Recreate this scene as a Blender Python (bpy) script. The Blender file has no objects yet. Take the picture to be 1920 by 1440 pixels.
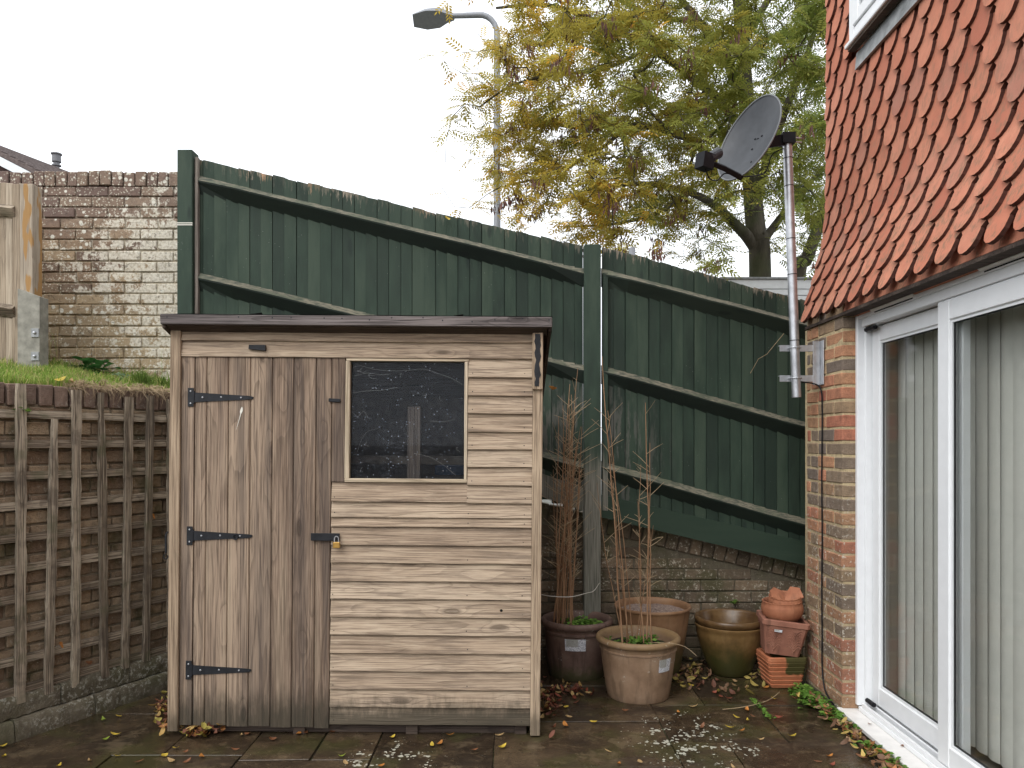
import bpy, math, random
import numpy as np
from mathutils import Vector, Matrix, Euler
R = random.Random(7)
NR = np.random.RandomState(11)
sc = bpy.context.scene
COL = sc.collection
pi = math.pi

# ---------------------------------------------------------------- camera, sky, sun, exposure
CAM_H = 1.45
FPX = 1440.0            # focal length in pixels of the 1920 wide photograph
HOR = 828.0             # horizon row of the photograph
cam = bpy.data.cameras.new('camera')
cam.sensor_width = 36.0
cam.lens = 36.0 * FPX / 1920.0
cam.shift_y = (HOR - 720.0) / 1920.0
cam.clip_start = 0.05
cam.clip_end = 2000.0
camo = bpy.data.objects.new('camera', cam)
COL.objects.link(camo)
camo.location = (0, 0, CAM_H)
camo.rotation_euler = (pi / 2, 0, 0)
sc.camera = camo

world = bpy.data.worlds.new('World')
sc.world = world
world.use_nodes = True
wt = world.node_tree
for n in list(wt.nodes):
    wt.nodes.remove(n)
sky = wt.nodes.new('ShaderNodeTexSky')
sky.sky_type = 'NISHITA'
sky.sun_disc = False
SUN_EL, SUN_AZ = math.radians(48), math.radians(215)
sky.sun_elevation = SUN_EL
sky.sun_rotation = SUN_AZ
sky.dust_density = 4.0
hs = wt.nodes.new('ShaderNodeHueSaturation')
hs.inputs['Saturation'].default_value = 0.10
wmix = wt.nodes.new('ShaderNodeMixRGB')
wmix.inputs['Fac'].default_value = 0.72
wmix.inputs['Color2'].default_value = (10.3, 10.7, 11.3, 1)     # even cloud cover
bg = wt.nodes.new('ShaderNodeBackground')
bg.inputs['Strength'].default_value = 0.13
wo = wt.nodes.new('ShaderNodeOutputWorld')
wt.links.new(sky.outputs[0], hs.inputs['Color'])
wt.links.new(hs.outputs[0], wmix.inputs['Color1'])
wt.links.new(wmix.outputs[0], bg.inputs['Color'])
wt.links.new(bg.outputs[0], wo.inputs['Surface'])

sun = bpy.data.lights.new('sun', 'SUN')
sun.energy = 1.1
sun.angle = math.radians(45)
sun.color = (1.0, 0.98, 0.95)
suno = bpy.data.objects.new('sun', sun)
COL.objects.link(suno)
sd = Vector((math.sin(SUN_AZ) * math.cos(SUN_EL), math.cos(SUN_AZ) * math.cos(SUN_EL), math.sin(SUN_EL)))
suno.rotation_euler = sd.to_track_quat('Z', 'Y').to_euler()
suno.location = (-6, -8, 12)

sc.view_settings.view_transform = 'Standard'
sc.view_settings.look = 'None'
sc.view_settings.exposure = 0.50
sc.view_settings.gamma = 1.0
sc.view_settings.use_curve_mapping = False
sc.render.engine = 'CYCLES'
sc.cycles.use_denoising = True
sc.cycles.max_bounces = 8
sc.cycles.transparent_max_bounces = 12
sc.cycles.caustics_reflective = False
sc.cycles.caustics_refractive = False

# ---------------------------------------------------------------- measuring helpers
def W(px, py, D):
    """point at depth D that the photograph shows at pixel px, py"""
    return Vector(((px - 960.0) / FPX * D, D, CAM_H + (HOR - py) / FPX * D))
def G(px, py, z=0.0):
    """point on the level z seen at pixel px, py"""
    D = (CAM_H - z) * FPX / (py - HOR)
    return Vector(((px - 960.0) / FPX * D, D, z))

# ---------------------------------------------------------------- object helpers
BASE = {}
def tag(o, label=None, cat=None, group=None, kind=None):
    if label: o['label'] = label
    if cat: o['category'] = cat
    if group: o['group'] = group
    if kind: o['kind'] = kind
    return o
def root(name, loc, label, cat, group=None, rot=(0, 0, 0), local=False):
    o = bpy.data.objects.new(name, None)
    COL.objects.link(o)
    o.location = loc
    o.rotation_euler = rot
    o.empty_display_size = 0.1
    BASE[o] = Vector((0, 0, 0)) if local else Vector(loc)
    return tag(o, label, cat, group)

class MB:
    """collects simple shapes for one mesh"""
    def __init__(s):
        s.v, s.f = [], []
    def add(s, v, f):
        b = len(s.v)
        s.v += [tuple(p) for p in v]
        s.f += [tuple(i + b for i in q) for q in f]
        return s
    def box(s, x0, x1, y0, y1, z0, z1):
        return s.add([(x0, y0, z0), (x1, y0, z0), (x1, y1, z0), (x0, y1, z0), (x0, y0, z1), (x1, y0, z1), (x1, y1, z1), (x0, y1, z1)],
                     [(0, 3, 2, 1), (4, 5, 6, 7), (0, 1, 5, 4), (1, 2, 6, 5), (2, 3, 7, 6), (3, 0, 4, 7)])
    def obox(s, c, h, M=None):
        """box of half sizes h round c turned by the matrix M"""
        v = []
        for z in (-1, 1):
            for y in (-1, 1):
                for x in (-1, 1):
                    p = Vector((x * h[0], y * h[1], z * h[2]))
                    v.append(Vector(c) + (M @ p if M else p))
        return s.add(v, [(0, 2, 3, 1), (4, 5, 7, 6), (0, 1, 5, 4), (1, 3, 7, 5), (3, 2, 6, 7), (2, 0, 4, 6)])
    def cbox(s, x0, x1, y0, y1, z0, z1, c=0.003, j=0.0):
        """box with chamfered edges, corners a little uneven"""
        xs, ys, zs = (x0, x1), (y0, y1), (z0, z1)
        v, idx = [], {}
        for i in (0, 1):
            for k in (0, 1):
                for l in (0, 1):
                    jj = [R.uniform(-j, j) for _ in range(3)]
                    p = [xs[i] + jj[0], ys[k] + jj[1], zs[l] + jj[2]]
                    sg = [1 if i == 0 else -1, 1 if k == 0 else -1, 1 if l == 0 else -1]
                    for a in range(3):
                        q = list(p)
                        for b in range(3):
                            if b != a: q[b] += sg[b] * c
                        idx[(i, k, l, a)] = len(v)
                        v.append(q)
        f = []
        def q4(ids): f.append(tuple(ids))
        for i in (0, 1):
            o = [(i, 0, 0, 0), (i, 1, 0, 0), (i, 1, 1, 0), (i, 0, 1, 0)]
            q4([idx[t] for t in (o if i else o[::-1])])
            o = [(0, i, 0, 1), (1, i, 0, 1), (1, i, 1, 1), (0, i, 1, 1)]
            q4([idx[t] for t in (o[::-1] if i else o)])
            o = [(0, 0, i, 2), (1, 0, i, 2), (1, 1, i, 2), (0, 1, i, 2)]
            q4([idx[t] for t in (o if i else o[::-1])])
        for a in (0, 1):
            for b in (0, 1):
                q4([idx[(a, b, 0, 0)], idx[(a, b, 1, 0)], idx[(a, b, 1, 1)], idx[(a, b, 0, 1)]])
                q4([idx[(a, 0, b, 0)], idx[(a, 1, b, 0)], idx[(a, 1, b, 2)], idx[(a, 0, b, 2)]])
                q4([idx[(0, a, b, 1)], idx[(1, a, b, 1)], idx[(1, a, b, 2)], idx[(0, a, b, 2)]])
        for i in (0, 1):
            for k in (0, 1):
                for l in (0, 1):
                    q4([idx[(i, k, l, 0)], idx[(i, k, l, 1)], idx[(i, k, l, 2)]])
        return s.add(v, f)
    def tube(s, pts, rad, n=6, cap=True):
        pts = [Vector(p) for p in pts]
        if not hasattr(rad, '__len__'): rad = [rad] * len(pts)
        b = len(s.v)
        prev = None
        for i, p in enumerate(pts):
            t = (pts[min(i + 1, len(pts) - 1)] - pts[max(i - 1, 0)])
            if t.length < 1e-9: t = Vector((0, 0, 1))
            t.normalize()
            a = prev if prev is not None else (Vector((0, 0, 1)) if abs(t.z) < 0.9 else Vector((1, 0, 0)))
            a = (a - t * a.dot(t)).normalized()
            prev = a
            c = t.cross(a)
            for k in range(n):
                w = 2 * pi * k / n
                s.v.append(tuple(p + (a * math.cos(w) + c * math.sin(w)) * rad[i]))
        for i in range(len(pts) - 1):
            for k in range(n):
                s.f.append((b + i * n + k, b + i * n + (k + 1) % n, b + (i + 1) * n + (k + 1) % n, b + (i + 1) * n + k))
        if cap:
            s.f.append(tuple(b + k for k in range(n))[::-1])
            s.f.append(tuple(b + (len(pts) - 1) * n + k for k in range(n)))
        return s
    def lathe(s, prof, n=40, c=(0, 0, 0), wob=None):
        b = len(s.v)
        for i, (r, z) in enumerate(prof):
            for k in range(n):
                w = 2 * pi * k / n
                rr, zz = (r, z) if wob is None else wob(r, z, w, i)
                s.v.append((c[0] + rr * math.cos(w), c[1] + rr * math.sin(w), c[2] + zz))
        for i in range(len(prof) - 1):
            for k in range(n):
                s.f.append((b + i * n + k, b + i * n + (k + 1) % n, b + (i + 1) * n + (k + 1) % n, b + (i + 1) * n + k))
        return s
    def prism(s, poly, t, axis='y'):
        """polygon (a, b) swept t[0]..t[1] along axis: y -> (a, t, b); x -> (t, a, b); z -> (a, b, t)"""
        n = len(poly)
        v = []
        for w in t:
            for a, b_ in poly:
                v.append((a, w, b_) if axis == 'y' else (w, a, b_) if axis == 'x' else (a, b_, w))
        f = [tuple(range(n)), tuple(range(2 * n - 1, n - 1, -1))]
        for k in range(n):
            f.append((k, k + n, (k + 1) % n + n, (k + 1) % n))
        return s.add(v, f)
    def xf(s, M):
        s.v = [tuple(M @ Vector(p)) for p in s.v]
        return s

def fixn(me):
    import bmesh
    bm = bmesh.new()
    bm.from_mesh(me)
    bmesh.ops.recalc_face_normals(bm, faces=bm.faces)
    bm.to_mesh(me)
    bm.free()
def obj(name, mb, mat, parent=None, smooth=False, fix=True, center=True, kind=None):
    """one mesh object; coordinates are those of its root"""
    v = np.array(mb.v, dtype=float)
    c = Vector((v.min(0) + v.max(0)) / 2) if center else Vector((0, 0, 0))
    me = bpy.data.meshes.new(name)
    me.from_pydata([tuple(p) for p in (v - np.array(c))], [], mb.f)
    if fix: fixn(me)
    if smooth:
        me.polygons.foreach_set('use_smooth', [True] * len(me.polygons))
        if smooth != 'all':
            me.set_sharp_from_angle(angle=math.radians(smooth if smooth is not True else 40))
    me.materials.append(mat)
    return inst(name, me, c, parent, kind=kind)
def inst(name, me, pos, parent=None, rot=None, scale=None, kind=None):
    o = bpy.data.objects.new(name, me)
    COL.objects.link(o)
    pos = Vector(pos)
    BASE[o] = pos.copy()
    if parent is not None:
        o.parent = parent
        o.location = pos - BASE[parent]
    else:
        o.location = pos
    if rot is not None: o.rotation_euler = rot
    if scale is not None: o.scale = scale
    if kind: o['kind'] = kind
    return o
def npmesh(name, verts, quads, mat, col=None, smooth=False):
    """mesh from numpy arrays, all faces with the same number of corners"""
    me = bpy.data.meshes.new(name)
    nv, nf, k = len(verts), len(quads), quads.shape[1]
    me.vertices.add(nv)
    me.vertices.foreach_set('co', np.ascontiguousarray(verts, dtype=np.float32).ravel())
    me.loops.add(nf * k)
    me.loops.foreach_set('vertex_index', np.ascontiguousarray(quads, dtype=np.int32).ravel())
    me.polygons.add(nf)
    me.polygons.foreach_set('loop_start', np.arange(nf, dtype=np.int32) * k)
    me.polygons.foreach_set('loop_total', np.full(nf, k, dtype=np.int32))
    if col is not None:
        a = me.color_attributes.new('tint', 'FLOAT_COLOR', 'POINT')
        a.data.foreach_set('color', np.ascontiguousarray(col, dtype=np.float32).ravel())
    me.update(calc_edges=True)
    if smooth: me.polygons.foreach_set('use_smooth', [True] * nf)
    me.materials.append(mat)
    return me

def sag(pts, n=8):
    """smooth curve through the points"""
    P = [Vector(p) for p in pts]
    P = [P[0]] + P + [P[-1]]
    o = []
    for i in range(1, len(P) - 2):
        for k in range(n):
            t = k / n
            a, b, c, d = P[i - 1], P[i], P[i + 1], P[i + 2]
            o.append(0.5 * ((2 * b) + (c - a) * t + (2 * a - 5 * b + 4 * c - d) * t * t + (3 * b - a - 3 * c + d) * t ** 3))
    return o + [P[-2]]

# ---------------------------------------------------------------- material helpers
class Mat:
    def __init__(s, name):
        s.m = bpy.data.materials.new(name)
        s.m.use_nodes = True
        s.t = s.m.node_tree
        for n in list(s.t.nodes): s.t.nodes.remove(n)
        s.out = s.t.nodes.new('ShaderNodeOutputMaterial')
        s.tc = s.t.nodes.new('ShaderNodeTexCoord')
        s.geo = s.t.nodes.new('ShaderNodeNewGeometry')
        s.oi = s.t.nodes.new('ShaderNodeObjectInfo')
        s.P, s.N, s.O, s.GEN, s.RND = s.geo.outputs['Position'], s.geo.outputs['Normal'], s.tc.outputs['Object'], s.tc.outputs['Generated'], s.oi.outputs['Random']
    def put(s, sock, val):
        if val is None: return
        if isinstance(val, bpy.types.NodeSocket): s.t.links.new(val, sock)
        else:
            if sock.type == 'RGBA' and len(val) == 3: val = (*val, 1)
            sock.default_value = val
    def node(s, typ, **kw):
        n = s.t.nodes.new(typ)
        for k, v in kw.items(): setattr(n, k, v)
        return n
    def math(s, op, a, b=None, clamp=False):
        n = s.node('ShaderNodeMath', operation=op, use_clamp=clamp)
        s.put(n.inputs[0], a); s.put(n.inputs[1], b)
        return n.outputs[0]
    def vm(s, op, a, b=None):
        n = s.node('ShaderNodeVectorMath', operation=op)
        s.put(n.inputs[0], a)
        if op == 'SCALE': s.put(n.inputs['Scale'], b)
        else: s.put(n.inputs[1], b)
        return n.outputs['Value' if op in ('LENGTH', 'DISTANCE', 'DOT_PRODUCT') else 'Vector']
    def sep(s, v, i):
        n = s.node('ShaderNodeSeparateXYZ'); s.put(n.inputs[0], v)
        return n.outputs[i]
    def mix(s, f, a, b, mode='MIX'):
        n = s.node('ShaderNodeMixRGB', blend_type=mode)
        s.put(n.inputs[0], f); s.put(n.inputs[1], a); s.put(n.inputs[2], b)
        return n.outputs[0]
    def noise(s, v, scale, det=3, rough=0.55, dist=0.0):
        n = s.node('ShaderNodeTexNoise')
        s.put(n.inputs['Vector'], v)
        n.inputs['Scale'].default_value = scale
        n.inputs['Detail'].default_value = det
        n.inputs['Roughness'].default_value = rough
        n.inputs['Distortion'].default_value = dist
        return n.outputs[0]
    def vor(s, v, scale, out='Distance', rnd=1.0, feature='F1'):
        n = s.node('ShaderNodeTexVoronoi', feature=feature)
        s.put(n.inputs['Vector'], v)
        n.inputs['Scale'].default_value = scale
        n.inputs['Randomness'].default_value = rnd
        return n.outputs[out]
    def step(s, v, a, b):
        n = s.node('ShaderNodeMapRange', interpolation_type='SMOOTHSTEP')
        s.put(n.inputs[0], v)
        n.inputs[1].default_value = a; n.inputs[2].default_value = b
        return n.outputs[0]
    def rng(s, v, a, b, c, d):
        n = s.node('ShaderNodeMapRange')
        s.put(n.inputs[0], v)
        for i, x in enumerate((a, b, c, d)): n.inputs[i + 1].default_value = x
        return n.outputs[0]
    def ramp(s, f, stops, interp='LINEAR'):
        n = s.node('ShaderNodeValToRGB')
        s.put(n.inputs[0], f)
        r = n.color_ramp
        r.interpolation = interp
        while len(r.elements) < len(stops): r.elements.new(0.5)
        for e, (p, c) in zip(r.elements, stops):
            e.position = p
            e.color = (*c, 1)
        return n.outputs[0]
    def bump(s, h, st=0.4, d=0.01, nrm=None):
        n = s.node('ShaderNodeBump')
        n.inputs['Strength'].default_value = st
        n.inputs['Distance'].default_value = d
        s.put(n.inputs['Height'], h)
        if nrm is not None: s.put(n.inputs['Normal'], nrm)
        return n.outputs[0]
    def rvec(s, v, amount=23.0):
        """object coordinates moved by a random amount for each object"""
        c = s.node('ShaderNodeCombineXYZ')
        a = s.math('MULTIPLY', s.RND, amount)
        s.put(c.inputs[0], a); s.put(c.inputs[1], s.math('MULTIPLY', s.RND, amount * 1.7)); s.put(c.inputs[2], s.math('MULTIPLY', s.RND, amount * 2.3))
        return s.vm('ADD', v, c.outputs[0])
    def bsdf(s, col, rough=0.7, nrm=None, metal=0.0, spec=0.4, **kw):
        b = s.node('ShaderNodeBsdfPrincipled')
        s.put(b.inputs['Base Color'], col)
        s.put(b.inputs['Roughness'], rough)
        s.put(b.inputs['Metallic'], metal)
        s.put(b.inputs['Specular IOR Level'], spec)
        if nrm is not None: s.put(b.inputs['Normal'], nrm)
        for k, v in kw.items(): s.put(b.inputs[k], v)
        s.b = b
        return s.done(b.outputs[0])
    def done(s, shader):
        s.t.links.new(shader, s.out.inputs['Surface'])
        return s.m

def wood(name, axis, dark, mid, light, ring=9.0, fibre=1.0, knots=1.0, rough=0.85, extra=None, var=0.35, lines=0.55):
    m = Mat(name)
    v = m.rvec(m.O)
    def sca(al, ac):
        s = [ac, ac, ac]; s[axis] = al
        return m.vm('MULTIPLY', v, tuple(s))
    kv = m.vor(sca(2.3, 7.5), 1.0)                       # distance to a knot
    bend = m.math('POWER', 2.718, m.math('MULTIPLY', kv, -5.5))
    n1 = m.noise(sca(0.5, 11.0), 1.0, 1.5, 0.5, 0.1)
    rv = m.math('ADD', m.math('MULTIPLY', n1, ring), m.math('MULTIPLY', bend, 4.0 * knots))
    rings = m.math('FRACT', rv)
    late = m.math('MULTIPLY', m.step(rings, 0.62, 0.94), m.math('SUBTRACT', 1.0, m.step(rings, 0.95, 1.0)))
    fb = m.noise(sca(3.5, 210.0), 1.0, 4, 0.65)
    blot = m.noise(sca(1.3, 6.0), 1.0, 4, 0.6)
    base = m.math('ADD', m.math('MULTIPLY', blot, 1.1), m.math('MULTIPLY', m.math('SUBTRACT', m.RND, 0.5), var))
    c = m.ramp(base, [(0.25, dark), (0.5, mid), (0.78, light)])
    c = m.mix(m.math('MULTIPLY', late, lines), c, tuple(x * 0.42 for x in mid))
    c = m.mix(m.math('MULTIPLY', m.step(fb, 0.48, 0.64), 0.62 * fibre), c, tuple(x * 0.6 for x in dark))
    c = m.mix(m.math('MULTIPLY', m.step(fb, 0.50, 0.36), 0.36 * fibre), c, tuple(min(1, x * 1.2) for x in light))
    kn = m.math('MULTIPLY', m.math('SUBTRACT', 1.0, m.step(kv, 0.07, 0.15)), knots)
    c = m.mix(m.math('MULTIPLY', kn, 0.75), c, tuple(x * 0.4 for x in dark))
    if extra: c = extra(m, c)
    h = m.math('ADD', m.math('MULTIPLY', fb, -0.5), m.math('MULTIPLY', late, 0.5))
    return m.bsdf(c, rough, m.bump(h, 0.55, 0.004), spec=0.25)

def plain(name, col, rough=0.5, metal=0.0, var=0.0, spec=0.4, bump=0.0, bs=60):
    m = Mat(name)
    n = m.noise(m.O, 18, 4)
    c = m.mix(m.rng(n, 0.3, 0.75, 0.0, 1.0), tuple(x * (1 - var) for x in col), tuple(min(1, x * (1 + var)) for x in col)) if var else col
    nr = m.bump(m.noise(m.O, bs, 4), bump, 0.004) if bump else None
    return m.bsdf(c, rough, nr, metal, spec)

# ---------------------------------------------------------------- materials
def moss_foot(z0, z1, amt=0.9):
    def f(m, c):
        z = m.sep(m.P, 2)
        nn = m.noise(m.vm('MULTIPLY', m.P, (30, 30, 9)), 1.0, 4, 0.65)
        k = m.step(m.math('ADD', m.math('MULTIPLY', z, -1.0), m.math('MULTIPLY', nn, z1 - z0)), -z1 + (z1 - z0) * 0.42, -z0 + (z1 - z0) * 0.30)
        return m.mix(m.math('MULTIPLY', k, amt), c, (0.035, 0.032, 0.022))
    return f
def board_wear(m, c):
    v = m.vm('MULTIPLY', m.rvec(m.O), (3.0, 14.0, 26.0))
    n = m.noise(v, 1.0, 5, 0.7)
    c = m.mix(m.math('MULTIPLY', m.step(n, 0.50, 0.66), 0.50), c, (0.15, 0.115, 0.088))
    c = m.mix(m.math('MULTIPLY', m.step(n, 0.46, 0.34), 0.30), c, (0.60, 0.49, 0.36))
    return moss_foot(0.06, 0.20, 0.85)(m, c)
M_board = wood('weathered_board', 0, (0.26, 0.19, 0.135), (0.385, 0.29, 0.205), (0.50, 0.395, 0.29), extra=board_wear, lines=0.34, fibre=1.25)
def door_stain(m, c):
    v = m.vm('MULTIPLY', m.P, (11.0, 0.0, 0.42))
    n = m.noise(v, 1.0, 4, 0.62)
    c = m.mix(m.math('MULTIPLY', m.step(n, 0.47, 0.63), 0.54), c, (0.066, 0.053, 0.048))
    c = m.mix(m.math('MULTIPLY', m.step(n, 0.46, 0.33), 0.28), c, (0.40, 0.32, 0.225))
    return moss_foot(0.03, 0.26, 0.8)(m, c)
M_plank = wood('weathered_plank', 2, (0.155, 0.108, 0.078), (0.25, 0.18, 0.13), (0.38, 0.285, 0.205), extra=door_stain, lines=0.48, fibre=1.25, ring=7)
M_corner = wood('corner_board_wood', 2, (0.25, 0.18, 0.12), (0.365, 0.27, 0.185), (0.48, 0.37, 0.26), knots=0.3, lines=0.3, fibre=1.3, extra=moss_foot(0.04, 0.14, 0.6))
M_fascia = wood('fascia_wood', 0, (0.075, 0.063, 0.06), (0.14, 0.12, 0.115), (0.22, 0.19, 0.18), lines=0.6, fibre=1.3)
M_soffit = wood('soffit_wood', 0, (0.045, 0.032, 0.028), (0.075, 0.055, 0.045), (0.12, 0.09, 0.07))
M_wframe = wood('window_bead_wood', 2, (0.30, 0.23, 0.15), (0.45, 0.36, 0.25), (0.60, 0.5, 0.37), knots=0.2)
M_wframe_h = wood('window_bead_wood_flat', 0, (0.30, 0.23, 0.15), (0.45, 0.36, 0.25), (0.60, 0.5, 0.37), knots=0.2)
M_inner = plain('shed_inside_wood', (0.16, 0.12, 0.085), 0.9, var=0.3)
M_felt = plain('roofing_felt', (0.03, 0.03, 0.032), 0.95, var=0.3, bump=0.6, bs=200)
M_iron = plain('black_painted_iron', (0.015, 0.016, 0.019), 0.5, var=0.5, bump=0.3, bs=90, spec=0.3)
M_brass = plain('brass', (0.62, 0.36, 0.10), 0.35, 0.85, var=0.25)
M_steel = plain('galvanised_steel', (0.52, 0.53, 0.55), 0.42, 0.85, var=0.22, bump=0.1)
M_black = plain('black_plastic', (0.012, 0.012, 0.014), 0.55, var=0.2, spec=0.15)
M_dark = plain('dark_void', (0.004, 0.004, 0.004), 1.0)
M_drop = plain('bird_dropping', (0.72, 0.70, 0.62), 0.8)
M_web = plain('dusty_cobweb', (0.34, 0.34, 0.33), 0.9)
M_string = plain('white_string', (0.7, 0.66, 0.58), 0.8)

def trellis_wood(name, axis):
    def ex(m, c):
        n = m.noise(m.vm('MULTIPLY', m.P, (7, 7, 7)), 1.0, 4, 0.6)
        c = m.mix(m.math('MULTIPLY', m.step(n, 0.52, 0.66), 0.45), c, (0.10, 0.105, 0.055))
        return m.mix(m.math('MULTIPLY', m.step(n, 0.47, 0.34), 0.5), c, (0.075, 0.058, 0.045))
    return wood(name, axis, (0.115, 0.088, 0.064), (0.23, 0.182, 0.132), (0.42, 0.35, 0.265), ring=6, fibre=1.5, knots=0.5, extra=ex)
M_trel_v = trellis_wood('trellis_wood_upright', 2)
M_trel_h = trellis_wood('trellis_wood_rail', 0)

# green painted fence
def green_paint(name, axis, tops=False, rails=False, post=False, deep=0.0):
    m = Mat(name)
    v = m.rvec(m.O)
    def sca(al, ac):
        s = [ac, ac, ac]; s[axis] = al
        return m.vm('MULTIPLY', v, tuple(s))
    fb = m.noise(sca(5, 190), 1.0, 3, 0.6)
    bl = m.noise(sca(2.2, 10), 1.0, 4, 0.6)
    big = m.noise(m.P, 1.1, 3, 0.5)
    g = m.ramp(m.math('ADD', bl, m.math('MULTIPLY', m.math('SUBTRACT', m.RND, 0.5), 0.42)),
               [(0.3, (0.018, 0.031, 0.022)), (0.5, (0.027, 0.047, 0.032)), (0.72, (0.046, 0.069, 0.047))])
    g = m.mix(m.math('MULTIPLY', m.step(big, 0.42, 0.65), 0.3), g, (0.042, 0.062, 0.045))
    kv = m.vor(sca(2.0, 7.0), 1.0)
    g = m.mix(m.math('MULTIPLY', m.math('SUBTRACT', 1, m.step(kv, 0.06, 0.14)), 0.6), g, (0.012, 0.02, 0.017))
    sp = m.vor(m.P, 34.0)
    g = m.mix(m.math('MULTIPLY', m.math('SUBTRACT', 1, m.step(sp, 0.03, 0.07)), m.step(m.noise(m.P, 2.0, 2), 0.5, 0.62)), g, (0.30, 0.32, 0.28))
    bare = m.ramp(m.noise(sca(3, 40), 1.0, 4), [(0.3, (0.10, 0.085, 0.065)), (0.55, (0.25, 0.215, 0.165)), (0.8, (0.42, 0.36, 0.28))])
    if deep: g = m.mix(deep, g, (0.016, 0.032, 0.02))
    if tops:
        z = m.sep(m.GEN, 2)
        nn = m.noise(sca(9, 60), 1.0, 4, 0.7)
        k = m.step(m.math('ADD', z, m.math('MULTIPLY', m.math('SUBTRACT', nn, 0.56), 0.20)), 0.965, 0.99)
        on = m.step(m.noise(m.vm('MULTIPLY', m.P, (2.2, 0, 0)), 1.0, 2), 0.47, 0.60)
        orange = m.mix(m.step(m.RND, 0.80, 0.86), bare, (0.50, 0.30, 0.18))
        g = m.mix(m.math('MULTIPLY', k, m.math('ADD', 0.15, m.math('MULTIPLY', on, 0.85))), g, orange)
        zw = m.sep(m.P, 2)
        low = m.math('MULTIPLY', m.step(m.vm('DISTANCE', m.P, (0.42, 5.0, 1.35)), 0.75, 0.25), m.step(m.noise(m.vm('MULTIPLY', m.P, (28, 28, 5)), 1.0, 4, 0.7), 0.47, 0.6))
        g = m.mix(m.math('MULTIPLY', low, 0.6), g, (0.13, 0.125, 0.11))
    if rails:
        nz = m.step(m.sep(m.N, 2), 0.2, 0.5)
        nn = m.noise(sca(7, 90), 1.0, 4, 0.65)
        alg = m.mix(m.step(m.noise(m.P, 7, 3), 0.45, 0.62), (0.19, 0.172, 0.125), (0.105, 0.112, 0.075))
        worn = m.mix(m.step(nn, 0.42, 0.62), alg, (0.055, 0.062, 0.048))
        g = m.mix(nz, m.mix(0.6, g, (0.012, 0.016, 0.014)), worn)  # worn upper face; shade of the lower faces painted into their colour
    if post:
        z = m.sep(m.P, 2)
        nn = m.noise(m.vm('MULTIPLY', m.P, (60, 60, 3)), 1.0, 4, 0.65)
        k = m.step(m.math('ADD', z, m.math('MULTIPLY', nn, 0.35)), 1.60, 1.35)
        greyw = m.ramp(fb, [(0.3, (0.085, 0.082, 0.066)), (0.5, (0.17, 0.165, 0.135)), (0.7, (0.26, 0.245, 0.2))])
        g = m.mix(k, g, greyw)
    h = m.math('ADD', m.math('MULTIPLY', fb, -0.4), m.math('MULTIPLY', bl, 0.4))
    return m.bsdf(g, 0.72, m.bump(h, 0.5, 0.004), spec=0.3)
M_gboard = green_paint('green_fence_board', 2, tops=True)
M_grail = green_paint('green_fence_rail', 0, rails=True)
M_gpost = green_paint('green_fence_post', 2, post=True)
M_ggravel = green_paint('green_gravel_board', 0, deep=0.7)
M_barewood = wood('bare_batten_wood', 2, (0.12, 0.10, 0.085), (0.20, 0.17, 0.145), (0.30, 0.265, 0.22), knots=0.4)

# brickwork
def brick_mat(name, stops, lichen=None, moss=0.0, rough=0.9, soot=None):
    m = Mat(name)
    v = m.rvec(m.O)
    n = m.noise(v, 26, 5, 0.65)
    c = m.ramp(m.RND, stops)
    c = m.mix(m.rng(n, 0.3, 0.7, 0.0, 0.75), c, m.mix(0.62, c, (0.05, 0.038, 0.03)))
    pit = m.vor(v, 120.0)
    c = m.mix(m.math('MULTIPLY', m.math('SUBTRACT', 1, m.step(pit, 0.1, 0.3)), 0.4), c, (0.03, 0.024, 0.02))
    if moss:
        k = m.step(m.noise(m.P, 5.0, 4, 0.6), 0.62 - 0.22 * moss, 0.70)
        c = m.mix(m.math('MULTIPLY', k, 0.7), c, (0.065, 0.066, 0.03))
    if soot: c = soot(m, c)
    if lichen: c = lichen(m, c)
    return m.bsdf(c, rough, m.bump(m.math('ADD', n, m.math('MULTIPLY', pit, 0.5)), 0.7, 0.006), spec=0.2)
def lichen_wall(m, c, amt=1.0):
    p = m.P
    z, x = m.sep(p, 2), m.sep(p, 0)
    top = m.step(z, 2.72, 3.12)
    c = m.mix(m.math('MULTIPLY', top, 0.6), c, (0.15, 0.105, 0.095))                # purple brown upper courses
    low = m.step(z, 2.62, 2.25)
    c = m.mix(m.math('MULTIPLY', low, 0.5), c, (0.46, 0.37, 0.23))
    # pale crust: most of it in the right middle of the wall
    dx = m.math('ADD', m.rng(x, -3.3, -2.4, -0.10, 0.14), m.rng(z, 3.14, 2.80, -0.18, 0.0))
    dz = m.math('ADD', dx, m.rng(z, 2.55, 2.0, 0.0, -0.10))
    cr = m.math('ADD', m.noise(p, 15, 6, 0.72), dz)
    k = m.step(cr, 0.485, 0.545)
    c = m.mix(m.math('MULTIPLY', k, 0.85 * amt), c, m.ramp(m.noise(p, 60, 3), [(0.3, (0.42, 0.37, 0.28)), (0.6, (0.70, 0.66, 0.56))]))
    # round spots
    sp = m.vor(p, 21.0)
    size = m.rng(m.noise(p, 5, 2), 0.35, 0.65, 0.06, 0.32)
    k2 = m.step(m.math('SUBTRACT', sp, size), 0.03, -0.02)
    c = m.mix(m.math('MULTIPLY', k2, 0.88 * amt), c, (0.68, 0.66, 0.57))
    sp2 = m.vor(p, 58.0)
    k3 = m.math('MULTIPLY', m.step(sp2, 0.36, 0.24), m.step(m.noise(p, 6, 3), 0.40, 0.55))
    c = m.mix(m.math('MULTIPLY', k3, 0.75), c, (0.62, 0.58, 0.46))
    dk = m.noise(p, 42, 5, 0.7)
    return m.mix(m.math('MULTIPLY', m.step(dk, 0.56, 0.66), 0.6), c, (0.055, 0.043, 0.033))
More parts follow.
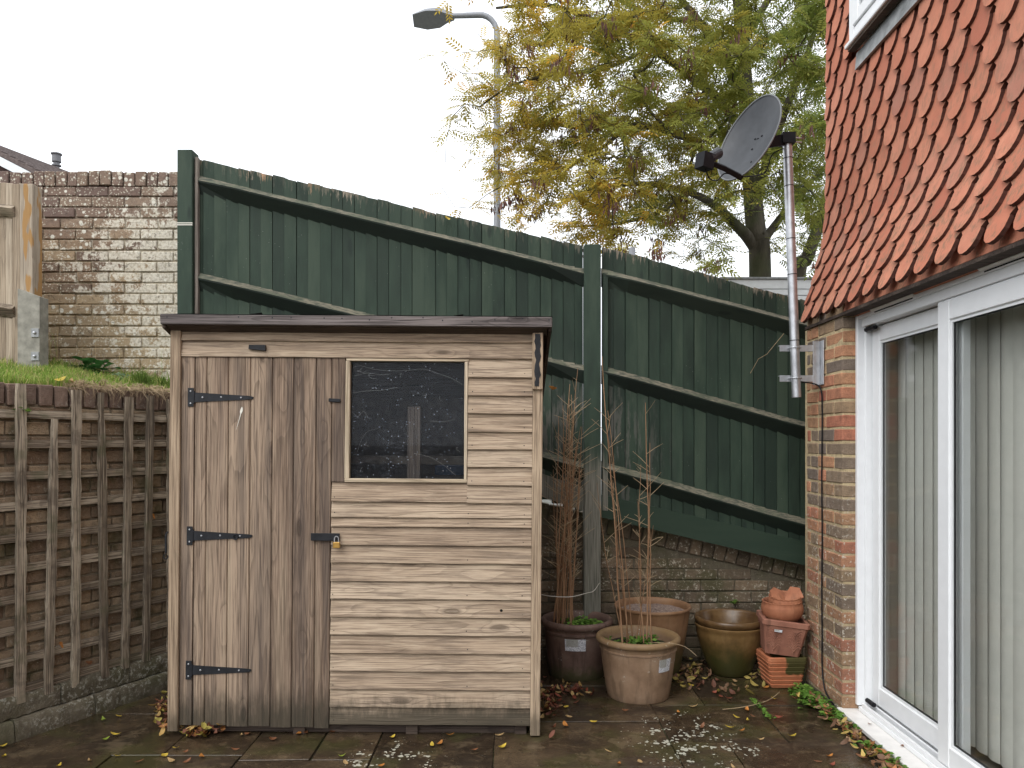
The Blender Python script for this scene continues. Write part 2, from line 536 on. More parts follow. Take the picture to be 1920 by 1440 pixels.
def mottled(amt, col=(0.50, 0.47, 0.38), thr=0.60):
    def f(m, c):
        k = m.step(m.noise(m.P, 46, 6, 0.78), thr - 0.02, thr + 0.07)
        k = m.math('MULTIPLY', k, m.step(m.noise(m.P, 3.0, 2), 0.4, 0.6))
        return m.mix(m.math('MULTIPLY', k, amt), c, col)
    return f
M_brick_lichen = brick_mat('lichen_brick', [(0.0, (0.19, 0.13, 0.10)), (0.35, (0.29, 0.20, 0.135)), (0.7, (0.39, 0.28, 0.18)), (1.0, (0.46, 0.345, 0.22))], lichen=lichen_wall)
M_mortar_lichen = brick_mat('lichen_mortar', [(0.0, (0.40, 0.33, 0.225)), (1.0, (0.40, 0.33, 0.225))], lichen=lambda m, c: lichen_wall(m, c, 0.35))
M_brick_low = brick_mat('old_damp_brick', [(0.0, (0.10, 0.075, 0.05)), (0.5, (0.165, 0.125, 0.085)), (1.0, (0.235, 0.17, 0.11))], lichen=mottled(0.8, (0.50, 0.46, 0.37), 0.56), moss=0.6)
M_mortar_low = brick_mat('old_damp_mortar', [(0.0, (0.15, 0.13, 0.09)), (1.0, (0.15, 0.13, 0.09))], lichen=mottled(0.7), moss=0.5)
M_brick_ret = brick_mat('retaining_brick', [(0.0, (0.22, 0.15, 0.10)), (0.5, (0.36, 0.265, 0.175)), (1.0, (0.48, 0.36, 0.235))], lichen=mottled(0.6, (0.50, 0.45, 0.36), 0.58), moss=0.4)
M_coping = brick_mat('coping_brick', [(0.0, (0.17, 0.115, 0.09)), (1.0, (0.28, 0.195, 0.15))], lichen=mottled(0.6, (0.40, 0.36, 0.30), 0.55), moss=0.5)
M_mortar_ret = brick_mat('retaining_mortar', [(0.0, (0.27, 0.225, 0.16)), (1.0, (0.27, 0.225, 0.16))], moss=0.4)
M_plinth = brick_mat('mossy_plinth', [(0.0, (0.115, 0.10, 0.068)), (1.0, (0.16, 0.135, 0.095))], lichen=mottled(0.6, (0.42, 0.41, 0.35), 0.53), moss=1.0)
def splash(m, c):
    z = m.sep(m.P, 2)
    k = m.math('MULTIPLY', m.step(m.noise(m.P, 45, 5, 0.7), 0.56, 0.62), m.step(z, 1.5, 0.7))
    c = m.mix(m.math('MULTIPLY', m.step(z, 1.35, 0.5), 0.35), c, (0.16, 0.115, 0.075))
    return m.mix(m.math('MULTIPLY', k, 0.8), c, (0.55, 0.5, 0.42))
M_brick_house = brick_mat('house_brick', [(0.0, (0.21, 0.165, 0.135)), (0.28, (0.30, 0.22, 0.15)), (0.45, (0.37, 0.255, 0.155)), (0.6, (0.50, 0.27, 0.15)), (0.85, (0.56, 0.27, 0.155)), (1.0, (0.46, 0.17, 0.11))], soot=splash)
M_mortar_house = brick_mat('house_mortar', [(0.0, (0.66, 0.52, 0.31)), (1.0, (0.66, 0.52, 0.31))], soot=splash)

def tile_mat():
    m = Mat('clay_tile')
    v = m.rvec(m.O)
    n = m.noise(v, 14, 5, 0.6)
    c = m.ramp(m.RND, [(0.0, (0.40, 0.135, 0.082)), (0.3, (0.50, 0.185, 0.11)), (0.7, (0.55, 0.225, 0.14)), (0.9, (0.47, 0.20, 0.13)), (1.0, (0.38, 0.17, 0.12))])
    c = m.mix(m.rng(n, 0.35, 0.75, 0.0, 0.45), c, (0.33, 0.11, 0.07))
    z = m.sep(m.P, 2)
    fine = m.noise(m.vm('MULTIPLY', m.P, (90, 90, 14)), 1.0, 4, 0.7)
    low = m.math('MULTIPLY', m.rng(z, 3.6, 2.3, 0.12, 1.0), m.step(m.noise(v, 16, 4, 0.6), 0.42, 0.62))
    c = m.mix(m.math('MULTIPLY', low, m.math('MULTIPLY', m.step(fine, 0.4, 0.6), 0.75)), c, (0.20, 0.135, 0.085))
    return m.bsdf(c, 0.8, m.bump(m.noise(m.P, 160, 4), 0.25, 0.003), spec=0.25)
M_tile = tile_mat()
M_tedge = plain('shaded_tile_edge', (0.085, 0.03, 0.02), 0.9, var=0.4)  # dark unglazed edge, with the shade of the slits painted into its colour
M_upvc = plain('white_upvc', (0.80, 0.81, 0.82), 0.32, var=0.03)
M_upvc_dirty = plain('white_upvc_sill', (0.78, 0.76, 0.73), 0.45, var=0.08)
M_gasket = plain('rubber_gasket', (0.02, 0.02, 0.022), 0.6)
M_lead = plain('lead_flashing', (0.30, 0.31, 0.31), 0.6, 0.2, var=0.35)
M_blind = plain('blind_fabric', (0.66, 0.64, 0.58), 0.9, var=0.05)
M_room = plain('room_paint', (0.42, 0.38, 0.32), 0.9)
def glass(name, tint=(0.965, 0.97, 0.968), ior=1.5, dirt=0.0):
    m = Mat(name)
    tr = m.node('ShaderNodeBsdfTransparent'); m.put(tr.inputs[0], tint)
    gl = m.node('ShaderNodeBsdfGlossy'); gl.inputs['Roughness'].default_value = 0.015
    fr = m.node('ShaderNodeFresnel')            # the same strength from both sides of the thin sheet
    m.put(fr.inputs[0], m.rng(m.geo.outputs['Backfacing'], 0.0, 1.0, ior, 1.0 / ior))
    mx = m.node('ShaderNodeMixShader')
    m.t.links.new(fr.outputs[0], mx.inputs[0]); m.t.links.new(tr.outputs[0], mx.inputs[1]); m.t.links.new(gl.outputs[0], mx.inputs[2])
    o = mx.outputs[0]
    if dirt:
        p = m.O
        sp = m.math('MULTIPLY', m.step(m.vor(p, 48.0), 0.17, 0.09), m.step(m.noise(p, 9, 2), 0.42, 0.56))
        smear = m.math('MULTIPLY', m.step(m.noise(m.vm('MULTIPLY', p, (14, 14, 60)), 1.0, 4, 0.75), 0.56, 0.72), 0.10)
        sp2 = m.math('MULTIPLY', m.step(m.vor(p, 150.0), 0.20, 0.10), m.step(m.noise(p, 7, 3), 0.48, 0.62))
        haze = m.math('MULTIPLY', m.noise(p, 40, 4, 0.7), 0.022)
        k = m.math('ADD', m.math('MULTIPLY', m.math('MAXIMUM', sp, m.math('MAXIMUM', smear, m.math('MULTIPLY', sp2, 0.6))), 0.45 * dirt), haze, True)
        df = m.node('ShaderNodeBsdfDiffuse'); df.inputs[0].default_value = (0.62, 0.66, 0.74, 1)
        m2 = m.node('ShaderNodeMixShader')
        m.t.links.new(k, m2.inputs[0]); m.t.links.new(o, m2.inputs[1]); m.t.links.new(df.outputs[0], m2.inputs[2])
        o = m2.outputs[0]
    return m.done(o)
def _tnc(s, v, scale):
    n = s.node('ShaderNodeTexNoise')
    s.put(n.inputs['Vector'], v)
    n.inputs['Scale'].default_value = scale
    return n.outputs['Color']
Mat.t_noise_col = _tnc
M_glass = glass('door_glass', ior=1.24)
M_shedglass = glass('dusty_shed_glass', (0.74, 0.77, 0.80), 1.22, dirt=1.0)

def paving_mat():
    m = Mat('wet_paving_stone')
    p = m.P
    v = m.rvec(m.O, 9)
    n = m.noise(v, 4.0, 5, 0.6)
    c = m.ramp(m.math('ADD', n, m.math('MULTIPLY', m.math('SUBTRACT', m.RND, 0.5), 0.25)), [(0.30, (0.020, 0.013, 0.008)), (0.5, (0.046, 0.030, 0.018)), (0.72, (0.098, 0.066, 0.037))])
    gr_ = m.noise(p, 16, 6, 0.75)
    c = m.mix(m.math('MULTIPLY', m.step(gr_, 0.5, 0.68), 0.55), c, (0.15, 0.105, 0.06))
    c = m.mix(m.math('MULTIPLY', m.step(gr_, 0.47, 0.33), 0.6), c, (0.016, 0.011, 0.008))
    fine = m.noise(p, 70, 5, 0.7)
    c = m.mix(m.rng(fine, 0.35, 0.7, 0.0, 0.5), c, (0.025, 0.019, 0.013))
    al = m.step(m.noise(p, 2.4, 4, 0.6), 0.47, 0.62)
    c = m.mix(m.math('MULTIPLY', al, 0.55), c, (0.052, 0.052, 0.017))
    dry = m.step(m.noise(p, 5.5, 4, 0.65), 0.55, 0.66)
    c = m.mix(m.math('MULTIPLY', dry, 0.4), c, (0.17, 0.125, 0.075))
    # crusty white lichen along the joints
    d1 = m.step(m.vm('DISTANCE', m.vm('MULTIPLY', p, (1, 0.8, 0)), (0.88, 2.98, 0)), 0.50, 0.10)
    d2 = m.step(m.vm('DISTANCE', m.vm('MULTIPLY', p, (1, 1, 0)), (-0.55, 3.50, 0)), 0.34, 0.08)
    d3 = m.step(m.vm('DISTANCE', m.vm('MULTIPLY', p, (1, 1, 0)), (0.78, 3.55, 0)), 0.30, 0.08)
    mask = m.math('MAXIMUM', d1, m.math('MAXIMUM', d2, d3))
    mask = m.math('MAXIMUM', mask, 0.16)
    sp = m.vor(m.vm('ADD', p, m.vm('SCALE', m.vm('SUBTRACT', m.t_noise_col(p, 40), (0.5, 0.5, 0.5)), 0.016)), 46.0)
    size = m.math('MULTIPLY', m.math('MULTIPLY', mask, m.rng(m.noise(p, 12, 3), 0.40, 0.64, 0.0, 1.0)), 0.60)
    k = m.step(m.math('SUBTRACT', sp, size), 0.0, -0.06)
    c = m.mix(m.math('MULTIPLY', k, 0.85), c, (0.52, 0.51, 0.42))
    wet = m.step(m.noise(p, 3.1, 3, 0.5), 0.36, 0.56)
    r = m.math('ADD', m.rng(wet, 0, 1, 0.34, 0.07), m.math('MULTIPLY', fine, 0.12))
    h = m.math('ADD', m.noise(p, 24, 5, 0.7), m.math('MULTIPLY', fine, 0.4))
    return m.bsdf(c, r, m.bump(h, 0.45, 0.008), spec=0.5)
M_slab = paving_mat()
def soil_mat(name, a, b, moss=0.4):
    m = Mat(name)
    n = m.noise(m.P, 30, 5, 0.7)
    c = m.mix(m.rng(n, 0.3, 0.7, 0, 1), a, b)
    c = m.mix(m.math('MULTIPLY', m.step(m.noise(m.P, 3, 3), 0.45, 0.6), moss), c, (0.05, 0.07, 0.02))
    return m.bsdf(c, 0.9, m.bump(n, 0.8, 0.02), spec=0.2)
M_soil = soil_mat('damp_soil', (0.018, 0.013, 0.009), (0.05, 0.037, 0.025))
M_bank = soil_mat('turf_soil', (0.09, 0.075, 0.035), (0.19, 0.16, 0.08), 0.8)
M_far = soil_mat('far_ground', (0.15, 0.15, 0.14), (0.22, 0.22, 0.20), 0.3)

def pot_mat(name, stops, mossz=None, rough=0.6, streak=0.4, moss=(0.05, 0.055, 0.018), spots=0.0, base=0.0):
    m = Mat(name)
    n = m.noise(m.O, 7, 5, 0.6)
    c = m.ramp(n, stops)
    st = m.noise(m.vm('MULTIPLY', m.O, (22, 22, 1.5)), 1.0, 4, 0.6)
    c = m.mix(m.math('MULTIPLY', m.step(st, 0.5, 0.68), streak), c, tuple(x * 0.35 for x in stops[0][1]))
    if mossz:
        z = m.sep(m.GEN, 2)
        k = m.step(m.math('ADD', z, m.math('MULTIPLY', m.math('SUBTRACT', m.noise(m.O, 14, 4, 0.65), 0.5), 0.5)), mossz[0], mossz[1])
        c = m.mix(m.math('MULTIPLY', k, mossz[2]), c, moss)
    if spots:
        k = m.math('MULTIPLY', m.step(m.noise(m.O, 34, 5, 0.75), 0.60, 0.64), m.step(m.noise(m.O, 5.5, 2), 0.52, 0.6))
        c = m.mix(m.math('MULTIPLY', k, spots), c, (0.55, 0.53, 0.45))
    return m.bsdf(c, rough, m.bump(m.noise(m.O, 50, 4), 0.25, 0.004), spec=0.4)
M_potA = pot_mat('buff_stoneware', [(0.3, (0.18, 0.11, 0.065)), (0.5, (0.27, 0.175, 0.11)), (0.7, (0.33, 0.23, 0.155))], spots=0.9, mossz=(0.80, 0.97, 0.55), moss=(0.17, 0.105, 0.03))
M_potB = pot_mat('dull_purple_brown_clay', [(0.3, (0.085, 0.05, 0.038)), (0.5, (0.14, 0.085, 0.066)), (0.7, (0.19, 0.13, 0.10))], spots=0.6, mossz=(0.34, 0.05, 0.8), streak=0.6)
M_potC = pot_mat('orange_brown_clay', [(0.3, (0.15, 0.08, 0.04)), (0.5, (0.225, 0.12, 0.06)), (0.7, (0.28, 0.165, 0.09))], mossz=(0.66, 0.18, 0.85))
M_potD = pot_mat('glazed_green_brown', [(0.3, (0.105, 0.058, 0.022)), (0.5, (0.165, 0.095, 0.035)), (0.7, (0.215, 0.135, 0.055))], rough=0.38, mossz=(0.92, 0.22, 0.9), moss=(0.042, 0.045, 0.012), streak=0.25)
M_potD2 = pot_mat('glazed_dark_brown', [(0.3, (0.06, 0.03, 0.013)), (0.5, (0.10, 0.055, 0.022)), (0.7, (0.15, 0.09, 0.04))], rough=0.28)
M_terra = pot_mat('terracotta', [(0.3, (0.23, 0.085, 0.042)), (0.5, (0.33, 0.125, 0.063)), (0.7, (0.40, 0.17, 0.09))], streak=0.4, rough=0.75)
M_terra2 = pot_mat('old_terracotta', [(0.3, (0.19, 0.08, 0.052)), (0.5, (0.27, 0.115, 0.075)), (0.7, (0.34, 0.16, 0.105))], streak=0.45, rough=0.8)
def mossy_terra():
    m = Mat('mossy_terracotta')
    n = m.noise(m.O, 7, 5, 0.6)
    c = m.ramp(n, [(0.3, (0.30, 0.105, 0.05)), (0.5, (0.42, 0.15, 0.07)), (0.7, (0.47, 0.19, 0.10))])
    gx, gz = m.sep(m.GEN, 0), m.sep(m.GEN, 2)
    k = m.math('MULTIPLY', m.step(m.math('ADD', gx, m.math('MULTIPLY', m.math('SUBTRACT', m.noise(m.O, 16, 4), 0.5), 0.5)), 0.40, 0.52), m.step(m.math('ADD', gz, m.math('MULTIPLY', m.math('SUBTRACT', m.noise(m.O, 20, 4), 0.5), 0.4)), 0.38, 0.50))
    c = m.mix(m.math('MULTIPLY', k, 0.95), c, (0.042, 0.048, 0.012))
    return m.bsdf(c, 0.8, m.bump(m.noise(m.O, 60, 4), 0.4, 0.004), spec=0.3)
M_terramoss = mossy_terra()
def gravel_soil():
    m = Mat('gritty_compost')
    v = m.vor(m.P, 150, 'Color'); d = m.vor(m.P, 150)
    c = m.mix(m.sep(v, 0), (0.13, 0.085, 0.065), (0.34, 0.26, 0.22))
    return m.bsdf(c, 0.85, m.bump(d, 0.8, 0.006), spec=0.25)
M_grit = gravel_soil()
def print_label():
    m = Mat('printed_label')
    g = m.vm('MULTIPLY', m.GEN, (9, 9, 7))
    n = m.noise(g, 1.6, 3, 0.7)
    c = m.ramp(n, [(0.40, (0.28, 0.29, 0.34)), (0.52, (0.62, 0.63, 0.66)), (0.6, (0.72, 0.72, 0.74))])
    gx, gz = m.sep(m.GEN, 0), m.sep(m.GEN, 2)
    pic = m.math('MULTIPLY', m.step(gx, 0.66, 0.60), m.math('MULTIPLY', m.step(gz, 0.33, 0.38), m.step(gx, 0.05, 0.09)))
    c = m.mix(m.math('MULTIPLY', pic, 0.8), c, m.mix(m.noise(g, 3.0, 3), (0.12, 0.13, 0.09), (0.48, 0.46, 0.42)))
    return m.bsdf(c, 0.5)
M_label = print_label()

def leaf_mat(name, tint=True, col=(0.3, 0.2, 0.05), trans=0.45, var=0.3, rough=0.6):
    m = Mat(name)
    if tint:
        a = m.node('ShaderNodeAttribute', attribute_name='tint')
        c = a.outputs['Color']
    else:
        n = m.noise(m.rvec(m.O), 25, 3)
        c = m.mix(m.rng(n, 0.3, 0.7, 0, 1), tuple(x * (1 - var) for x in col), tuple(min(1, x * (1 + var)) for x in col))
    b = m.node('ShaderNodeBsdfPrincipled')
    m.put(b.inputs['Base Color'], c); b.inputs['Roughness'].default_value = rough; b.inputs['Specular IOR Level'].default_value = 0.3
    t = m.node('ShaderNodeBsdfTranslucent'); m.put(t.inputs[0], c)
    x = m.node('ShaderNodeMixShader'); x.inputs[0].default_value = trans
    m.t.links.new(b.outputs[0], x.inputs[1]); m.t.links.new(t.outputs[0], x.inputs[2])
    return m.done(x.outputs[0])
M_crown = leaf_mat('ash_leaf', trans=0.55)
M_green = leaf_mat('weed_leaf')
M_litter = leaf_mat('dead_leaf', trans=0.15)
M_keys = leaf_mat('ash_seed_keys', False, (0.12, 0.055, 0.042), 0.1, 0.4)
def bark_mat(name, a, b, moss=0.3):
    m = Mat(name)
    n = m.noise(m.vm('MULTIPLY', m.P, (9, 9, 2.5)), 1.0, 5, 0.65)
    c = m.mix(m.rng(n, 0.3, 0.7, 0, 1), a, b)
    c = m.mix(m.math('MULTIPLY', m.step(m.noise(m.P, 1.6, 3), 0.45, 0.6), moss), c, (0.085, 0.10, 0.045))
    return m.bsdf(c, 0.9, m.bump(n, 0.8, 0.03), spec=0.2)
M_bark = bark_mat('ash_bark', (0.045, 0.04, 0.03), (0.12, 0.105, 0.08), 0.45)
M_cane = bark_mat('dead_cane', (0.20, 0.10, 0.052), (0.40, 0.25, 0.145), 0.0)
M_straw = bark_mat('dry_stalk', (0.26, 0.19, 0.115), (0.42, 0.32, 0.2), 0.0)

# ================================================================ THE SETTING
# ---- ground
g = obj('ground', MB().add([(-400, -300, -0.011), (400, -300, -0.011), (400, 600, -0.011), (-400, 600, -0.011)], [(0, 1, 2, 3)]), M_soil, fix=False)
tag(g, 'dark damp soil beneath and between the paving', 'ground', kind='structure')
g = obj('raised_ground', MB().box(-60, 60, 5.25, 220, -0.4, 0.62), M_far)
tag(g, 'raised ground beyond the green fence', 'ground', kind='structure')

# ---- patio slabs
patio = root('patio', (0, 3.8, 0), 'wet brown stone slab paving scattered with autumn leaves', 'paving')
patio['kind'] = 'structure'
slabs = [(-0.085, 0.765, 3.43, 3.977), (0.14, 0.765, 3.977, 4.55), (0.14, 0.765, 4.55, 5.10), (0.765, 1.06, 4.227, 5.10), (1.06, 1.72, 4.227, 5.10),
         (0.765, 1.34, 3.695, 4.227), (1.34, 1.66, 3.695, 4.227), (0.765, 1.035, 3.15, 3.695), (1.035, 1.63, 3.15, 3.695),
         (-0.645, -0.085, 3.02, 3.96), (-0.92, -0.645, 3.497, 3.96), (-1.25, -0.92, 3.497, 3.96), (-1.62, -1.25, 3.557, 4.10), (-2.6, -1.62, 3.557, 4.10),
         (-2.3, -1.55, 4.10, 4.72), (-1.55, -1.0, 4.10, 4.72), (-1.25, -0.645, 2.98, 3.497), (-1.85, -1.25, 3.0, 3.557), (-2.9, -1.85, 3.0, 3.557),
         (-0.085, 0.765, 2.85, 3.43), (0.765, 1.6, 2.6, 3.15), (-0.645, 0.2, 2.3, 3.02), (-1.4, -0.645, 2.4, 2.98), (-2.2, -1.4, 2.4, 3.0), (-3.0, -2.2, 2.4, 3.0), (0.2, 0.765, 2.3, 2.85)]
for (x0, x1, y0, y1) in slabs:
    gp = R.uniform(0.002, 0.005)
    tz = R.uniform(-0.004, 0.003)
    mb = MB().cbox(x0 + gp, x1 - gp, y0 + gp, y1 - gp, -0.05, tz, 0.0018, 0.003)
    obj('paving_slab', mb, M_slab, patio)

# ---- bricks
BR = {}
def brick_mesh(L, h, d, mat, k):
    L = round(L / 0.004) * 0.004
    key = (L, h, d, mat.name, k)
    if key not in BR:
        mb = MB().cbox(-L / 2, L / 2, 0, d, -h / 2, h / 2, 0.0045, 0.0022)
        me = bpy.data.meshes.new('brick')
        me.from_pydata(mb.v, [], mb.f)
        fixn(me)
        me.materials.append(mat)
        BR[key] = me
    return BR[key]
def lay(parent, P0, ang, L, z0, n, mat, d=0.06, bond='stretcher', keep=None, pitch=0.075, seed=0, wave=0.003, name='brick', h=0.0645):
    r = random.Random(seed)
    ca, sa = math.cos(ang), math.sin(ang)
    for k in range(n):
        z = z0 + (k + 0.5) * pitch
        if bond == 'stretcher':
            u, seq = -(0.1125 if k % 2 else 0.0) - r.uniform(0, 0.01), [0.215]
        else:
            u, seq = (-0.17 if k % 2 else -0.0), [0.215, 0.1025]
        i = 0
        while u < L:
            ln = seq[i % len(seq)]; i += 1
            a, b = max(u, 0.0), min(u + ln, L)
            u += ln + 0.010
            if b - a < 0.03: continue
            c = (a + b) / 2
            if keep and not keep(a, b, z): continue
            me = brick_mesh(b - a, h, d, mat, r.randrange(4))
            out = r.uniform(-wave, wave)
            inst(name, me, (P0[0] + ca * c + sa * out, P0[1] + sa * c - ca * out, z + r.uniform(-0.0015, 0.0015)), parent, (r.uniform(-.008, .008), r.uniform(-.008, .008), ang + r.uniform(-.006, .006)))

# ---- tall lichen covered wall behind the lawn
LW = 5.30
lw = obj('brick_wall', MB().box(-3.9, -1.75, LW + 0.011, LW + 0.21, 1.2, 3.21), M_mortar_lichen)
tag(lw, 'tall old brick wall spotted with white lichen behind the raised lawn', 'wall')
lay(lw, (-3.9, LW), 0.0, 2.15, 1.80, 19, M_brick_lichen, seed=3, wave=0.004, pitch=0.0745)
r5 = random.Random(5)
u = -3.62
while u < -1.8:
    w = r5.uniform(0.064, 0.074)
    h = r5.uniform(0.098, 0.106)
    me = brick_mesh(w, 0.10, 0.215, M_brick_lichen, r5.randrange(4))
    inst('coping_brick', me, (u + w / 2, LW - 0.006 + r5.uniform(-.006, .006), 3.265 + r5.uniform(-.006, .006)), lw, (r5.uniform(-.03, .03), r5.uniform(-.03, .03), r5.uniform(-.05, .05)))
    u += w + 0.008

# ---- low brick wall under the green fence
FY = 5.04                                   # the face of the fence boards
zb = lambda x: 0.952 - (x - 0.625) * 0.236      # foot of the gravel board
low = obj('brick_wall', MB().prism([(-0.3, -0.1), (2.6, -0.1), (2.6, zb(2.6) - 0.02), (-0.3, zb(-0.3) - 0.02)], (5.132, 5.30), 'y'), M_mortar_low)
tag(low, 'low mossy brick wall below the green fence, behind the plant pots', 'wall')
lay(low, (0.15, 5.12), 0.0, 2.1, 0.0, 15, M_brick_low, seed=9, wave=0.005, keep=lambda a, b, z: z + 0.04 < zb(0.15 + b) - 0.115)
u = 0.2
while u < 2.2:                              # sloping brick on edge course
    me = brick_mesh(0.070, 0.105, 0.10, M_brick_low, R.randrange(4))
    inst('coping_brick', me, (u, 5.112, zb(u) - 0.062), low, (0, math.atan(0.236) + R.uniform(-.03, .03), 0))
    u += 0.079

# ---- left retaining wall, plinth, trellis
RWP = Vector((-2.49, 3.735, 0))
RWA = math.atan2(0.893, 0.45)
def RW(u, v, z): return Vector((RWP.x + math.cos(RWA) * u - math.sin(RWA) * v, RWP.y + math.sin(RWA) * u + math.cos(RWA) * v, z))
rw = root('retaining_wall', RWP, 'dark brick retaining wall with trellis fixed to it beside the shed', 'wall', rot=(0, 0, RWA), local=True)
obj('mortar', MB().box(-1.0, 1.35, 0.012, 0.20, -0.1, 1.64), M_mortar_ret, rw)
lay(rw, (-0.75, 0.0), 0.0, 2.1, 0.205, 19, M_brick_ret, seed=21, wave=0.006)
u = -0.75
while u < 1.33:
    w = R.uniform(0.066, 0.074)
    hh = 0.108 + R.uniform(-.004, .004)
    inst('coping_brick', brick_mesh(w, 0.108, 0.20, M_coping, R.randrange(4)), (u + w / 2, -0.004 + R.uniform(-.006, .006), 1.688 + R.uniform(-.006, .006)), rw, (R.uniform(-.04, .04), R.uniform(-.04, .04), R.uniform(-.05, .05)))
    u += w + 0.009
def rough_block(x0, x1, y0, y1, z0, z1, n=26, amp=0.008, seed=1):
    """long block with an uneven, worn face"""
    rr = np.random.RandomState(seed)
    mb = MB()
    sec = [(y1, z0), (y0, z0), (y0 - .002, z0 + (z1 - z0) * .5), (y0 + 0.004, z1 - 0.012), (y0 + 0.018, z1), (y1, z1)]
    m = len(sec)
    for i in range(n + 1):
        x = x0 + (x1 - x0) * i / n
        for k, (y, z) in enumerate(sec):
            j = rr.uniform(-amp, amp, 2) if 0 < k < m - 1 else (0, 0)
            mb.v.append((x, y + j[0], z + j[1] * 0.7))
    for i in range(n):
        for k in range(m):
            a = i * m + k; b = i * m + (k + 1) % m
            mb.f.append((a, b, b + m, a + m))
    mb.f.append(tuple(range(m)))
    mb.f.append(tuple(range(n * m, n * m + m)))
    return mb
xs = [-0.95, -0.42, 0.02, 0.44, 0.93, 1.3]
for i in range(5):
    obj('plinth_block', rough_block(xs[i] + .003, xs[i + 1] - .003, -0.085, 0.05, -0.05, 0.098, 14, 0.007, 40 + i), M_plinth, rw, smooth=50)
xs = [-0.95, -0.62, -0.18, 0.27, 0.66, 1.1, 1.3]
for i in range(6):
    obj('plinth_block', rough_block(xs[i] + .003, xs[i + 1] - .003, -0.055, 0.05, 0.104, 0.204, 14, 0.006, 60 + i), M_plinth, rw, smooth=50)

def rough_board(L, w, t, n=8, amp=0.0016, taper=None, seed=0):
    """batten along x with slightly wavy worn edges"""
    rr = random.Random(seed)
    mb = MB()
    for i in range(n + 1):
        x = -L / 2 + L * i / n
        j = [rr.uniform(-amp, amp) for _ in range(4)]
        ww = w / 2
        if taper: ww *= taper(i / n)
        for (y, z), e in zip([(-t / 2, -ww), (-t / 2, ww), (t / 2, ww), (t / 2, -ww)], j):
            mb.v.append((x, y + e * .5, z + e))
    for i in range(n):
        for k in range(4):
            a = i * 4 + k; b = i * 4 + (k + 1) % 4
            mb.f.append((a, b, b + 4, a + 4))
    mb.f += [(0, 1, 2, 3), (n * 4, n * 4 + 1, n * 4 + 2, n * 4 + 3)]
    return mb
tr = root('trellis', RW(0.2, -0.04, 0.17), 'weathered square wooden trellis standing against the left retaining wall', 'trellis', rot=(0, 0, RWA), local=True)
tbase = Vector((0.2, -0.04, 0.17))
def TL(u, v, z): return Vector((u, v, z)) - tbase
for k in range(10):
    z = 0.222 + 0.1515 * k + R.uniform(-.006, .006)
    mb = rough_board(1.95, 0.039, 0.02, 30, 0.0018, seed=k)
    mb.xf(Matrix.Translation(TL(0.12, -0.025, z)) @ Matrix.Rotation(R.uniform(-.004, .004), 4, 'Y'))
    obj('rail', mb, M_trel_h, tr)
ups = [(-0.52, 0.17, 1.73, 0), (-0.37, 0.16, 1.72, .01), (-0.225, 0.165, 1.73, 0), (-0.08, 0.17, 1.70, 0), (0.071, 0.165, 1.735, .0), (0.225, 0.17, 1.565, .025), (0.355, 0.165, 1.72, 0), (0.507, 0.17, 1.715, -.012), (0.654, 0.185, 1.70, .01), (0.79, 0.19, 1.715, .012), (0.943, 0.175, 1.70, .0)]
for i, (u, z0, z1, ln) in enumerate(ups):
    L = z1 - z0
    wv = 0.045 if i in (4,) else R.uniform(0.037, 0.043)
    tp = (lambda t, i=i: (0.62 if t > 0.9 else 0.8 if t > 0.82 else 1.0)) if i in (5, 7) else (lambda t: 1.0)
    ln += R.uniform(-.007, .007)
    mb = rough_board(L, wv, 0.022, 24, 0.0030, tp, seed=50 + i)
    mb.xf(Matrix.Translation(TL(u, -0.046, (z0 + z1) / 2)) @ Matrix.Rotation(ln, 4, 'Y') @ Matrix.Rotation(-pi / 2, 4, 'Y'))
    obj('upright', mb, M_trel_v, tr)

# ---- raised lawn
def lawn_z(x, y):
    rel = Vector((x - RWP.x, y - RWP.y))
    v = -rel.x * math.sin(RWA) + rel.y * math.cos(RWA)
    return 1.735 + min(max(v, 0), 3.0) * 0.20 + 0.016 * math.sin(x * 9) * math.cos(y * 7)
mb = MB()
NU, NV = 30, 16
for j in range(NV + 1):
    for i in range(NU + 1):
        uu = -2.2 + 3.75 * i / NU
        vv = 0.02 + 3.2 * (j / NV) ** 1.3
        p = RW(uu, vv, 0)
        p.y = min(p.y, LW + 0.05)
        mb.v.append((p.x, p.y, lawn_z(p.x, p.y) if j else 1.70))
for j in range(NV):
    for i in range(NU):
        a = j * (NU + 1) + i
        mb.f.append((a, a + 1, a + NU + 2, a + NU + 1))
lawn = obj('lawn', mb, M_bank, smooth='all', fix=False)
tag(lawn, 'sloping raised lawn between the trellis wall and the lichen wall', 'lawn', kind='structure')

